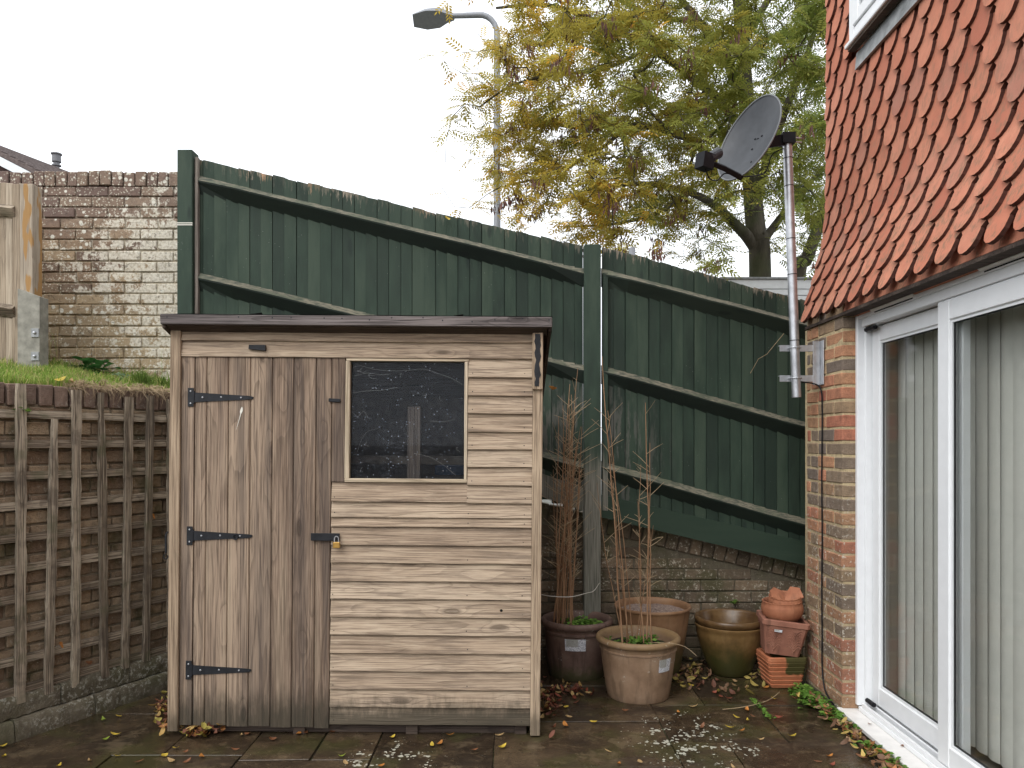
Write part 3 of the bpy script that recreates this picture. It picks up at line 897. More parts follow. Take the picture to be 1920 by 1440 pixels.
# ================================================================ GREEN FENCE
fence = root('timber_fence', (0.52, 5.04, 0.0), 'dark green painted close-board fence stepping down behind the shed', 'fence')
def line(p, q, D):
    a, b = W(p[0], p[1], D), W(q[0], q[1], D)
    k = (b.z - a.z) / (b.x - a.x)
    return lambda x: a.z + (x - a.x) * k
FB = 5.04
topL = line((366, 297), (1095, 463), FB)
topR = line((1127, 463), (1500, 563), FB)
botL = line((1020, 932), (1095, 958), FB)
botR = line((1140, 972), (1512, 1060), FB)
def boards(x0, x1, top, bot, seed):
    r = random.Random(seed)
    x = x0
    while x < x1 - 0.01:
        w = min(r.uniform(0.072, 0.081), x1 - x)
        e = min(w + 0.012, x1 - x)
        jt = r.uniform(-.005, .005)
        zt0, zt1 = top(x) + jt, top(x + w) + jt + r.uniform(-.004, .004)
        zb0 = bot(x + w / 2) - 0.01
        ya, yb = FB - 0.019 + r.uniform(-.002, .002), FB - 0.009
        sk = r.uniform(-.003, .003)
        xa, xb = x + 0.0012, x + w - 0.0022
        mb = MB()
        for zz0, zz1, sh in ((zb0, zb0, 0.0), (zt0, zt1, sk)):
            zq = lambda xx: zz0 + (zz1 - zz0) * (xx - x) / w
            for xx, yy in ((xa, ya), (xb, yb - 0.003), (xb, FB + 0.001), (x + e, FB + 0.001), (x + e, FB + 0.008), (xa, FB + 0.008)):
                mb.v.append((xx + sh, yy, zq(xx)))
        mb.f += [(5, 4, 3, 2, 1, 0), (6, 7, 8, 9, 10, 11)] + [(k, (k + 1) % 6, (k + 1) % 6 + 6, k + 6) for k in range(6)]
        obj('board', mb, M_gboard, fence)
        x += w
xl0 = W(362, 300, FB).x
xp0, xp1 = W(1095.5, 500, FB).x, W(1126.5, 500, FB).x
boards(xl0, xp0 - 0.008, topL, lambda x: max(botL(x), 0.7) if x > -0.6 else 1.0, 31)
boards(xp1 + 0.004, 2.30, topR, lambda x: botR(x) + 0.10, 37)
def rail(x0, x1, zf, h=0.047, dpt=0.068, cut0=True, cut1=True):
    """arris rail: triangular bar, ends pared down to enter the posts"""
    n = 10
    mb = MB()
    for i in range(n + 1):
        t = i / n
        x = x0 + (x1 - x0) * t
        k = 1.0
        if cut0: k = min(k, 0.45 + (x - x0) / 0.12 * 0.55)
        if cut1: k = min(k, 0.45 + (x1 - x) / 0.12 * 0.55)
        z = zf(x) + R.uniform(-.002, .002)
        mb.v += [(x, FB - 0.012, z + 0.006), (x, FB - 0.012 - dpt * k, z - 0.034), (x, FB - 0.012 - dpt * k * 0.95, z - 0.044), (x, FB - 0.012, z - 0.036 - h - 0.034)]
    for i in range(n):
        for k in range(4):
            a = i * 4 + k; b = i * 4 + (k + 1) % 4
            mb.f.append((a, b, b + 4, a + 4))
    mb.f += [(0, 1, 2, 3), (n * 4, n * 4 + 1, n * 4 + 2, n * 4 + 3)]
    obj('rail', mb, M_grail, fence)
rl = lambda p, q: line(p, q, FB)
rail(xl0 + 0.015, xp0, rl((366, 330), (1095, 506)))
rail(xl0 + 0.015, xp0, rl((366, 511), (1095, 687)))
rail(-0.4, xp0, rl((1022, 848), (1095, 868)), cut0=False)
rail(xp1, 2.3, rl((1127, 505), (1480, 597)), cut1=False)
rail(xp1, 2.3, rl((1130, 688), (1510, 793)), cut1=False)
rail(xp1, 2.3, rl((1135, 868), (1510, 974)), cut1=False)
# gravel boards at the foot
gt = line((1140, 930), (1497, 1012), FB)
mb = MB().prism([(xp1, botR(xp1)), (2.3, botR(2.3)), (2.3, gt(2.3)), (xp1, gt(xp1))], (FB - 0.042, FB - 0.017), 'y')
obj('gravel_board', mb, M_ggravel, fence)
mb = MB().prism([(-0.5, botL(-0.5)), (xp0, botL(xp0)), (xp0, botL(xp0) + 0.15), (-0.5, botL(-0.5) + 0.15)], (FB - 0.042, FB - 0.017), 'y')
obj('gravel_board', mb, M_gpost, fence)
# posts
def post(x0, x1, ztop, zbot, y0=FB - 0.075, y1=FB + 0.03, slope=0.0):
    mb = MB().cbox(x0, x1, y0, y1, zbot, ztop, 0.004, 0.001)
    return obj('post', mb, M_gpost, fence)
pa, pb = W(332, 280, FB - 0.075), W(360.5, 280, FB - 0.075)
p1 = post(pa.x, pb.x, pa.z, 1.0)
p2 = post(W(1095.5, 0, FB - .07).x, W(1126.5, 0, FB - .07).x, W(0, 458, FB - .07).z, -0.1)
for z in (2.864, 2.852):                       # thin white lines painted round the tall post
    obj('paint_line', MB().box(pa.x - 0.001, pb.x + 0.001, FB - 0.0765, FB - 0.07, z - 0.0035, z + 0.0025), M_drop, p1)
xm = pb.x + 0.004
obj('batten', MB().cbox(xm, xm + 0.022, FB - 0.05, FB - 0.018, 1.1, topL(xm) - 0.005, 0.002, 0.001), M_barewood, fence)
obj('batten', MB().cbox(xp1 + 0.008, xp1 + 0.042, FB - 0.045, FB - 0.017, 1.0, topR(xp1) - 0.18, 0.002, 0.001), M_gpost, fence)

# ================================================================ OTHER FENCE, ON THE LAWN
ND = 4.72
M_new = wood('pale_fence_wood', 2, (0.22, 0.165, 0.115), (0.34, 0.27, 0.195), (0.45, 0.375, 0.285), knots=0.6, lines=0.3)
def patch(m, c):
    n = m.noise(m.vm('MULTIPLY', m.P, (14, 14, 3.2)), 1.0, 2, 0.5)
    return m.mix(m.step(n, 0.50, 0.53), c, (0.36, 0.21, 0.085))
M_newpost = wood('patchy_post_wood', 2, (0.26, 0.205, 0.15), (0.37, 0.305, 0.235), (0.45, 0.385, 0.30), knots=0.3, lines=0.3, extra=patch)
M_spur = plain('grey_concrete', (0.27, 0.26, 0.22), 0.9, var=0.35, bump=0.5)
a0 = W(22, 345, ND); a1 = W(61, 345, ND)
nf = root('board_fence', (a0.x, ND, 1.85), 'pale bare wooden fence end with patchy orange post at the left edge', 'fence')
obj('post', MB().cbox(W(36.5, 0, ND).x, a1.x, ND, ND + 0.10, 1.80, W(0, 344, ND).z, 0.004, 0.001), M_newpost, nf)
x = W(22, 0, ND).x
obj('board', MB().cbox(x, W(36, 0, ND).x, ND + 0.005, ND + 0.09, 1.82, W(0, 344, ND).z, 0.002), M_new, nf)
x = W(21.5, 0, ND).x
for k in range(20):
    w = R.uniform(0.05, 0.062) if k else 0.045
    obj('board', MB().cbox(x - w, x - 0.002, ND + 0.012 + 0.004 * (k % 2), ND + 0.03, 1.80, W(0, 342 - 1.5 * k, ND).z, 0.002, 0.001), M_new, nf)
    x -= w
for (ya, ang) in ((384, -0.10), (572, -0.16)):
    z = W(0, ya, ND).z
    mb = MB()
    xr = W(27, 0, ND).x
    for t in range(6):
        xx = xr - 1.10 + 1.10 * t / 5
        kk = 1.0 if t < 5 else 0.6
        zz = z - (xx - xr) * (-ang) 
        mb.v += [(xx, ND + 0.012, zz), (xx, ND - 0.05 * kk, zz - 0.03), (xx, ND + 0.012, zz - 0.085)]
    for t in range(5):
        for k in range(3):
            a = t * 3 + k; b = t * 3 + (k + 1) % 3
            mb.f.append((a, b, b + 3, a + 3))
    mb.f += [(0, 1, 2), (15, 16, 17)]
    obj('rail', mb, M_trel_h, nf)
s0, s1 = W(37, 0, ND - 0.08), W(78, 0, ND - 0.08)
spur = root('concrete_spur', (s0.x + .05, ND - .05, 1.85), 'grey weathered support stub bolted to the foot of the pale fence post', 'fence support')
zt = W(0, 542, ND - 0.08).z
mb = MB().prism([(s0.x, 1.78), (s1.x, 1.78), (s1.x, zt - 0.05), (s0.x + 0.05, zt - 0.02), (s0.x, zt)], (ND - 0.10, ND - 0.012), 'y')
obj('stub', mb, M_spur, spur)
for py in (624, 668):
    c = W(66.5, py, ND - 0.10)
    pl = obj('washer_plate', MB().cbox(c.x - 0.023, c.x + 0.023, ND - 0.107, ND - 0.1005, c.z - 0.026, c.z + 0.026, 0.001), M_lead, spur)
    obj('bolt', MB().lathe([(0.0, 0.014), (0.006, 0.013), (0.0095, 0.008), (0.0095, 0.0)], 8).xf(Matrix.Translation((c.x, ND - 0.1065, c.z)) @ Matrix.Rotation(pi / 2, 4, 'X')), M_steel, pl)

# ================================================================ HOUSE
HX, HY, HA = 1.7585, 4.09, -0.014
house = root('house', (HX, HY, 0), 'brick house with red scalloped hanging tiles above a white sliding patio door', 'house', rot=(0, 0, HA), local=True)
PL = 0.517                                    # length of the brick pier
HD0 = -2.50                                   # near jamb of the door
pier = obj('brick_pier', MB().box(0.004, 0.30, 0.004, PL - 0.006, -0.1, 2.16), M_mortar_house, house)
r = random.Random(77)
for k in range(29):                           # Flemish bond, the quoin bricks show their ends in the reveal
    z = 0.022 + (k + 0.5) * 0.075
    lens = [0.1025, 0.215, 0.1025, 0.05] if k % 2 else [0.215, 0.1025, 0.16]
    y = 0.0
    for i, ln in enumerate(lens):
        b = min(y + ln, PL)
        if b - y < 0.025: break
        me = brick_mesh(b - y, 0.0625, 0.0895 if i == 0 else 0.06, M_brick_house, r.randrange(5))
        # brick along local y, face towards -x
        inst('brick', me, (r.uniform(-.002, .002), (y + b) / 2, z + r.uniform(-.001, .001)), pier, (r.uniform(-.01, .01), r.uniform(-.01, .01), -pi / 2 + r.uniform(-.008, .008)))
        y = b + 0.012
# rear wall of the house beyond the corner and the body behind the cladding
obj('rear_wall', MB().box(0.012, 5.0, PL + 0.002, PL + 0.05, -0.1, 2.12), M_mortar_house, house)
# plinth course below the pier, over the soil strip
obj('plinth', MB().box(-0.004, 0.08, -2.55, PL, -0.08, 0.018), M_plinth, house)
prof = [(-0.028, 2.135), (0.010, 2.28), (0.044, 2.403), (0.077, 2.499), (0.103, 2.611), (0.119, 2.70), (0.127, 2.85), (0.135, 4.7)]   # face of the hanging, kicked out at the foot
def hang(s):
    """point and slope (dx/dz) of the tile face s metres above the foot"""
    acc = 0.0
    for (x0, z0), (x1, z1) in zip(prof, prof[1:]):
        d = math.hypot(x1 - x0, z1 - z0)
        if s <= acc + d or (x1, z1) == prof[-1]:
            t = (s - acc) / d
            return x0 + (x1 - x0) * t, z0 + (z1 - z0) * t, math.atan2(x1 - x0, z1 - z0)
        acc += d
mb = MB()
bk = [(x + 0.034, z + 0.008) for x, z in prof]
bk = bk + [(0.45, 4.7), (0.45, 2.10), (0.10, 2.10)]
obj_b = MB().prism([(a, b) for a, b in bk], (-3.0, PL + 0.001), 'y')
clad = obj('tile_hanging', obj_b, M_tile, house)
# one tile: straight sides, small shoulders, rounded tongue; origin at the foot of the tongue
TW, GA = 0.165, 0.1125
def tile_mesh(k, half=0):
    rr = random.Random(200 + k)
    hw = TW / 2 - 0.0012
    tw = 0.062
    pts = []
    zc = 0.080
    for i in range(9):
        w = -pi + pi * i / 8
        pts.append((tw * math.cos(w) + rr.uniform(-.0006, .0006), zc - zc * abs(math.sin(w)) ** 0.85))
    pts = pts + [(tw - 0.003, 0.092), (hw, 0.114), (hw, 0.205), (-hw, 0.205), (-hw, 0.114), (-tw + 0.003, 0.092)]
    if half: pts = [(max(a, -0.002), b) for a, b in pts]
    t = 0.017
    n = len(pts)
    # bow the tile a little: outer face at -t
    v = [(-t, a, b) for a, b in pts] + [(0.0, a, b) for a, b in pts]
    f = [tuple(range(n)), tuple(range(2 * n - 1, n - 1, -1))] + [(i, i + n, (i + 1) % n + n, (i + 1) % n) for i in range(n)]
    me = bpy.data.meshes.new('tile')
    me.from_pydata(v, [], f)
    fixn(me)
    me.materials.append(M_tile)
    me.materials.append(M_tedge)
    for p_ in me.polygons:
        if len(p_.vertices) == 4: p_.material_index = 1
    return me
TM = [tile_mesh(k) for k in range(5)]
nt = 0
for row in range(22):
    s = 0.006 + row * GA
    xa_, za_, sa_ = hang(s)
    xb_, zb_2, sb_ = hang(s + 0.2)
    # the foot of each tile stands off the wall, its head lies flat on it
    fx, fz = xa_ - 0.0285 * math.cos(sa_) + 0.016, za_ + 0.0285 * math.sin(sa_)
    hx_, hz_ = xb_ - 0.001 * math.cos(sb_) + 0.016, zb_2 + 0.002 * math.sin(sb_)
    x, z, sl = fx, fz, math.atan2(hx_ - fx, hz_ - fz)
    if z > 4.4: break
    y = PL - TW / 2 + 0.004 + (TW / 2 if row % 2 else 0.0)
    first = True
    while y > -2.9:
        yy = y
        ok = True
        # opening of the upper window with its lead apron
        if z > 3.43 and yy < 0.13: ok = False
        px = 960 + FPX * (HX + x + 0.014 * 0) / (HY + yy)
        pyy = HOR - FPX * (z - CAM_H) / (HY + yy)
        if px > 2420 or pyy < -230 or nt >= 300: ok = False
        if row % 2 and first:
            yy = y - TW / 4
        if ok:
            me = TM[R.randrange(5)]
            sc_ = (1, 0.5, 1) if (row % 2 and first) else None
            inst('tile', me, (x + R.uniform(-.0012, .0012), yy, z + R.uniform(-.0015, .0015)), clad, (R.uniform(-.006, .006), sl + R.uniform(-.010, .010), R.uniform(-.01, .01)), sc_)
            nt += 1
        first = False
        y -= TW
print('tiles', nt)
# soffit strip under the lowest tiles
obj('eaves_strip', MB().box(-0.012, 0.10, -3.0, PL - 0.01, 2.118, 2.134), M_soffit, house)

# ---- upper window
uw = obj('window', MB().box(0.085, 0.16, -1.6, 0.075, 3.60, 4.6), M_upvc, house)
obj('sill', MB().cbox(0.045, 0.12, -1.62, 0.082, 3.575, 3.60, 0.004), M_upvc, uw)
obj('drip', MB().box(0.060, 0.10, -1.61, 0.072, 3.560, 3.574), M_soffit, uw)
obj('frame', MB().cbox(0.066, 0.086, 0.010, 0.072, 3.60, 4.6, 0.003).cbox(0.066, 0.086, -1.6, 0.0095, 3.60, 3.66, 0.003), M_upvc, uw)
obj('casement', MB().cbox(0.056, 0.078, -0.055, 0.007, 3.665, 4.6, 0.004).cbox(0.056, 0.078, -1.5, -0.0555, 3.665, 3.73, 0.004), M_upvc, uw)
obj('pane', MB().box(0.068, 0.074, -1.5, -0.055, 3.73, 4.6), M_glass, uw)
obj('lead_apron', MB().add([(0.112, 0.085, 3.56), (0.112, -1.6, 3.56), (0.092, -1.6, 3.455), (0.092, 0.060, 3.455), (0.128, 0.085, 3.56), (0.128, -1.6, 3.56), (0.108, -1.6, 3.455), (0.108, 0.060, 3.455)],
    [(0, 1, 2, 3), (4, 7, 6, 5), (2, 3, 7, 6), (0, 3, 7, 4), (1, 2, 6, 5), (0, 1, 5, 4)]), M_lead, uw)

# ---- sliding patio door
pd = obj('patio_door', MB()
    .cbox(0.068, 0.19, -0.030, -0.002, 0.055, 2.15, 0.003)        # far jamb, outer lip
    .cbox(0.100, 0.19, -0.055, -0.031, 0.055, 2.15, 0.003)
    .cbox(0.068, 0.19, HD0, HD0 + 0.05, 0.055, 2.15, 0.003)
    .cbox(0.0705, 0.19, HD0 + 0.051, -0.031, 2.095, 2.15, 0.003)  # head
    .cbox(0.0785, 0.19, HD0 + 0.051, -0.056, 2.050, 2.0945, 0.003)
    .cbox(0.072, 0.19, HD0 + 0.051, -0.031, 0.030, 0.054, 0.003)  # threshold
    .cbox(0.078, 0.092, HD0 + 0.051, -0.056, 0.0545, 0.078, 0.002)
    .cbox(0.118, 0.128, HD0 + 0.051, -0.056, 0.0545, 0.082, 0.002)
    .cbox(0.168, 0.19, HD0 + 0.051, -0.056, 0.0545, 0.082, 0.002), M_upvc, house)
def sash(y0, y1, x0, x1, z0, z1, w=0.088, wb=0.10):
    s = MB()
    s.cbox(x0, x1, y0, y0 + w, z0, z1, 0.004)
    s.cbox(x0, x1, y1 - w, y1, z0, z1, 0.004)
    s.cbox(x0 + .0006, x1 - .0006, y0 + w, y1 - w, z1 - w, z1, 0.004)
    s.cbox(x0 + .0006, x1 - .0006, y0 + w, y1 - w, z0, z0 + wb, 0.004)
    o = obj('sash', s, M_upvc, pd)
    b = 0.012
    s = MB()                                   # glazing bead set back from the face
    s.box(x0 + .008, x1 - .008, y0 + w - .002, y0 + w + b, z0 + wb, z1 - w)
    s.box(x0 + .008, x1 - .008, y1 - w - b, y1 - w + .002, z0 + wb, z1 - w)
    s.box(x0 + .0085, x1 - .0085, y0 + w, y1 - w, z1 - w - b, z1 - w + .002)
    s.box(x0 + .0085, x1 - .0085, y0 + w, y1 - w, z0 + wb - .002, z0 + wb + b)
    obj('glazing_bead', s, M_upvc, pd)
    s = MB()
    s.box(x0 + .014, x1 - .014, y0 + w + b - .001, y0 + w + b + .005, z0 + wb + b, z1 - w - b)
    s.box(x0 + .014, x1 - .014, y1 - w - b - .005, y1 - w - b + .001, z0 + wb + b, z1 - w - b)
    s.box(x0 + .0142, x1 - .0142, y0 + w + b + .005, y1 - w - b - .005, z1 - w - b - .005, z1 - w - b + .001)
    s.box(x0 + .0142, x1 - .0142, y0 + w + b + .005, y1 - w - b - .005, z0 + wb + b - .001, z0 + wb + b + .005)
    obj('gasket', s, M_gasket, pd)
    for xx in (x0 + 0.020, x1 - 0.024):
        obj('pane', MB().box(xx, xx + 0.004, y0 + w + b - .001, y1 - w - b + .001, z0 + wb + b - .001, z1 - w - b + .001), M_glass, pd)
    return o
sash(-0.89, -0.062, 0.130, 0.166, 0.088, 2.045, 0.078, 0.095)
sash(HD0 + 0.07, -0.79, 0.080, 0.116, 0.082, 2.047, 0.088, 0.09)
sill = obj('door_sill', MB().cbox(-0.020, 0.086, HD0, 0.022, 0.008, 0.029, 0.003), M_upvc_dirty, house)
for (y0, y1) in ((-0.62, -0.20), (-1.55, -1.12)):
    tv = obj('trickle_vent', MB().prism([(0.056, 2.075), (0.0702, 2.066), (0.0702, 2.086), (0.060, 2.086)], (y0, y1), 'y').xf(Matrix.Translation((0, 0, 0.04))), M_upvc_dirty, pd)
    obj('vent_slot', MB().box(0.0700, 0.0768, y0 + .02, y1 - .02, 2.099, 2.105), M_dark, pd)
obj('closer_stop', MB().tube([(0.098, -0.065, 2.035), (0.098, -0.17, 2.035)], 0.012, 8), M_black, pd)
obj('roller_end', MB().tube([(0.100, -0.072, 0.098), (0.100, -0.15, 0.098)], 0.012, 8), M_black, pd)
obj('track_seal', MB().box(0.094, 0.0975, HD0 + .06, -0.07, 0.0545, 0.0625).box(0.105, 0.1075, HD0 + .06, -0.07, 0.0545, 0.0625), M_gasket, pd)
# room and house body
obj('room', MB().add([(0.20, HD0, 0.06), (3.6, HD0, 0.06), (3.6, 0.5, 0.06), (0.20, 0.5, 0.06), (0.20, HD0, 2.3), (3.6, HD0, 2.3), (3.6, 0.5, 2.3), (0.20, 0.5, 2.3)],
    [(0, 1, 2, 3), (4, 7, 6, 5), (1, 5, 6, 2), (0, 4, 5, 1), (3, 2, 6, 7)]), M_room, house, fix=False)
obj('outer_wall', MB().box(0.012, 0.30, -6.0, HD0 - 0.004, -0.1, 2.16), M_mortar_house, house)
obj('upper_wall', MB().box(0.12, 5.0, -6.0, -3.01, 2.17, 4.7).box(0.46, 5.0, -3.01, PL, 2.31, 4.7), M_tile, house)
obj('outer_reveal', MB().box(0.191, 0.30, -0.0, 0.5, -0.1, 2.3), M_room, house)

# ---- vertical blind inside the door
vb = root('vertical_blind', (HX + 0.255, HY - 0.9, 0.1), 'pale grey vertical slat blind hanging behind the sliding door glass', 'blind', rot=(0, 0, HA), local=True)
obj('head_rail', MB().cbox(-0.02, 0.02, -1.5, 0.85, 1.95, 1.985, 0.002), M_upvc, vb)
for k in range(26):
    y = 0.80 - k * 0.087
    a = -0.04 if k < 11 else 0.10
    c, s_ = math.cos(a), math.sin(a)
    mb = MB()
    for i in range(7):                         # gently bowed slat
        t = (i / 6 - 0.5) * 0.089
        bow = -0.011 * math.cos(t / 0.089 * pi)
        xx, yy = -s_ * t + c * bow, c * t + s_ * bow
        mb.v += [(xx, y + yy, 0.02), (xx, y + yy, 1.94)]
    for i in range(6):
        mb.f.append((2 * i, 2 * i + 2, 2 * i + 3, 2 * i + 1))
    obj('slat', mb, M_blind, vb, smooth='all', fix=False)

# ================================================================ SHED
SX, SY = -0.778, 3.80
shed = root('garden_shed', (SX, SY, 0), 'weathered wooden garden shed with plank door and one dusty window', 'shed', rot=(0, 0.008, 0), local=True)
DEP = 1.02
def lap(x0, x1, z0, z1, seed, over=0.022, mat=M_board, name='cladding_board', par=None):
    """lapped feather-edge board: thin top tucked under the next one"""
    rr = random.Random(seed)
    n = max(2, int((x1 - x0) / 0.07))
    zt = z1 + over
    mb = MB()
    dr = 0.0
    for i in range(n + 1):
        x = x0 + (x1 - x0) * i / n
        dr = 0.7 * dr + rr.uniform(-.0011, .0011)
        bulge = rr.uniform(-.0006, .0006)
        mb.v += [(x, -0.0225 + bulge, z0 + dr + 0.002), (x, -0.0205 + bulge, z0 + dr - 0.001) , (x, 0.004, z0 + dr), (x, 0.004, zt), (x, -0.0045, zt)]
    for i in range(n):
        for k in range(5):
            a = i * 5 + k; b = i * 5 + (k + 1) % 5
            mb.f.append((a, b, b + 5, a + 5))
    mb.f += [(0, 1, 2, 3, 4), tuple(n * 5 + q for q in range(5))]
    return obj(name, mb, mat, par or shed)
nails = MB()
def nail(x, z, y=-0.0200, r_=0.0030):
    n = 6
    b = len(nails.v)
    for k in range(n):
        nails.v.append((x + r_ * math.cos(k * pi / 3), y, z + r_ * math.sin(k * pi / 3)))
    nails.f.append(tuple(b + k for k in range(n)))
XL, XR = -0.865, 0.866
lap(XL, XR, 1.943, 2.000, 1)
lap(XL, XR, 1.863, 1.943, 2, over=0.02)
side = [1.771, 1.681, 1.593, 1.504, 1.417, 1.329, 1.241]
pz = 1.861
for i, z in enumerate(side):
    lap(0.548, XR, z, pz, 10 + i)
    for x in (0.57, 0.826): nail(x, z + 0.02)
    pz = z
rows_ = [1.155, 1.079, 1.0325, 0.941, 0.853, 0.763, 0.676, 0.586, 0.4995, 0.41, 0.321, 0.231, 0.143, 0.0585]
pz = 1.243
for i, z in enumerate(rows_):
    if i == 0:
        lap(-0.121, 0.546, z, 1.250, 30, over=0.0)
        lap(0.5465, XR, z - 0.004, 1.241, 29)
    else:
        lap(-0.121, XR, z, pz, 30 + i)
    for x in (-0.105, 0.55, 0.828):
        if R.random() < 0.9: nail(x + R.uniform(-.006, .006), z + 0.019 + R.uniform(-.003, .003))
    pz = z
# corner boards
for (x0, x1, z0) in ((-0.9156, -0.866, 0.020), (0.867, 0.9156, 0.012)):
    obj('corner_board', MB().cbox(x0, x1, -0.030, 0.02, z0, 2.0, 0.002, 0.0012), M_corner, shed)
# door of tongued planks
edges = [-0.800, -0.741, -0.633, -0.525, -0.417, -0.311, -0.2005, -0.1245]
obj('door_stile', MB().cbox(-0.8645, -0.8025, -0.014, 0.006, 0.045, 1.862, 0.0015, 0.001), M_plank, shed)
door = obj('door', MB().box(-0.795, -0.13, 0.0005, 0.02, 0.055, 1.852), M_inner, shed)
for i, (a, b) in enumerate(zip(edges, edges[1:])):
    n = 14
    mb = MB()
    zb_ = 0.044 + (0.004 if i % 2 else 0.0) - 0.0015 * i
    for k in range(n + 1):
        z = zb_ + (1.861 - zb_) * k / n
        j = R.uniform(-.0007, .0007)
        a2, b2 = a + 0.0012, b - 0.0012
        mb.v += [(a2, -0.008, z), (a2 + 0.004, -0.0125 + j, z), ((a2 + b2) / 2, -0.0135 + j, z), (b2 - 0.004, -0.0125 + j, z), (b2, -0.008, z), (b2, 0.0, z), (a2, 0.0, z)]
    m7 = 7
    for k in range(n):
        for q in range(m7):
            s0_ = k * m7 + q; s1_ = k * m7 + (q + 1) % m7
            mb.f.append((s0_, s1_, s1_ + m7, s0_ + m7))
    mb.f += [tuple(range(m7)), tuple(range(n * m7, n * m7 + m7))]
    obj('plank', mb, M_plank, door)
# long T hinges
for hi, (zc, ring) in enumerate(((1.662, 0), (0.980, 1), (0.318, 0))):
    hg = obj('hinge', MB().cbox(-0.832, -0.803, -0.019, -0.0142, zc - 0.046, zc + 0.046, 0.001), M_iron, door)
    mb = MB().prism([(-0.800, zc - 0.024), (-0.530, zc - 0.009), (-0.512, zc - 0.005), (-0.509, zc + 0.001), (-0.512, zc + 0.006), (-0.530, zc + 0.009), (-0.800, zc + 0.024)], (-0.0175, -0.0138), 'y')
    mb.tube([(-0.8015, -0.017, zc - 0.030), (-0.8015, -0.017, zc + 0.030)], 0.0042, 8)
    obj('strap', mb, M_iron, hg)
    mb = MB()
    for x in (-0.76, -0.675, -0.585): mb.lathe([(0, 0.0025), (0.003, 0.002), (0.0045, 0)], 8).xf(Matrix.Identity(4)) if False else None
    for (x, z) in ((-0.76, zc), (-0.668, zc + .002), (-0.57, zc), (-0.818, zc + .030), (-0.818, zc - .030)):
        s_ = MB().lathe([(0.0001, 0.0025), (0.003, 0.002), (0.0048, 0)], 8)
        s_.xf(Matrix.Translation((x, -0.0176 if x > -0.8 else -0.0191, z)) @ Matrix.Rotation(pi / 2, 4, 'X'))
        mb.add(s_.v, s_.f)
    obj('screws', mb, M_steel, hg)
    if ring:
        pts = [(-0.590 + 0.011 * math.cos(t * pi / 8), -0.022, zc - 0.004 + 0.013 * math.sin(t * pi / 8)) for t in range(17)]
        obj('ring', MB().tube(pts, 0.003, 6, False), M_iron, hg)
# hasp and padlock
hs_ = obj('hasp', MB().cbox(-0.218, -0.076, -0.031, -0.0245, 0.962, 0.999, 0.0015).box(-0.216, -0.130, -0.0245, -0.0130, 0.964, 0.997), M_iron, door)
pk = root('padlock', (SX - 0.089 + 0.008, SY - 0.035, 0.93), 'small brass padlock hanging from the hasp of the shed door', 'padlock')
c = Vector((SX - 0.089 + 0.008, SY - 0.041, 0.946))
obj('body', MB().cbox(c.x - 0.017, c.x + 0.017, c.y - 0.007, c.y + 0.007, c.z - 0.017, c.z + 0.012, 0.003), M_brass, pk)
pts = [(c.x - 0.010, c.y, c.z + 0.010), (c.x - 0.010, c.y, c.z + 0.030)] + [(c.x - 0.010 * math.cos(t * pi / 6), c.y, c.z + 0.030 + 0.010 * math.sin(t * pi / 6)) for t in range(1, 6)] + [(c.x + 0.010, c.y, c.z + 0.030), (c.x + 0.010, c.y, c.z + 0.010)]
obj('shackle', MB().tube(pts, 0.0028, 6), M_steel, pk)
# jamb plank, turn button, window
obj('jamb_plank', MB().cbox(-0.1215, -0.058, -0.0155, 0.006, 1.252, 1.8615, 0.0015, 0.001), M_plank, shed)
obj('turn_button', MB().cbox(-0.138, -0.080, -0.0245, -0.0165, 1.644, 1.661, 0.002).xf(Matrix.Translation((-.11, 0, 1.652)) @ Matrix.Rotation(0.06, 4, 'Y') @ Matrix.Translation((.11, 0, -1.652))), M_iron, shed)
wx0, wx1, wz0, wz1 = -0.0565, 0.5465, 1.2505, 1.8605
win = obj('window', MB().box(wx0 + 0.02, wx1 - 0.014, 0.010, 0.014, wz0 + 0.016, wz1 - 0.012), M_shedglass, shed)
win['label'] = 'dusty cobwebbed shed window pane'
for (fa, fb, fc, fd, fy, fm) in ((wx0, wx0 + 0.022, wz0 + 0.018, wz1 - 0.013, -0.019, M_wframe), (wx1 - 0.016, wx1, wz0 + 0.018, wz1 - 0.013, -0.019, M_wframe),
                                 (wx0, wx1, wz0, wz0 + 0.018, -0.0195, M_wframe_h), (wx0 + .004, wx1 + .004, wz1 - 0.013, wz1, -0.0195, M_wframe_h)):
    obj('frame_bead', MB().cbox(fa, fb, fy, 0.02, fc, fd, 0.002, 0.001), fm, win)
rw_ = random.Random(17)
web = MB()
def strand(pts): web.tube(sag([(x, 0.0075, z) for x, z in pts], 5), 0.00032, 3, False)
strand([(0.00, 1.83), (0.10, 1.806), (0.22, 1.803), (0.32, 1.812), (0.40, 1.790), (0.47, 1.765), (0.52, 1.735)])
strand([(-0.03, 1.690), (0.05, 1.702), (0.12, 1.706), (0.20, 1.722)])
strand([(-0.02, 1.775), (0.05, 1.790), (0.11, 1.782), (0.16, 1.786)])
strand([(0.28, 1.395), (0.36, 1.376), (0.43, 1.335), (0.49, 1.285)])
strand([(-0.03, 1.60), (0.00, 1.575), (0.03, 1.60), (0.05, 1.570)])
strand([(0.00, 1.40), (0.02, 1.46), (0.05, 1.50), (0.10, 1.515)])
strand([(0.36, 1.555), (0.43, 1.552), (0.48, 1.565)])
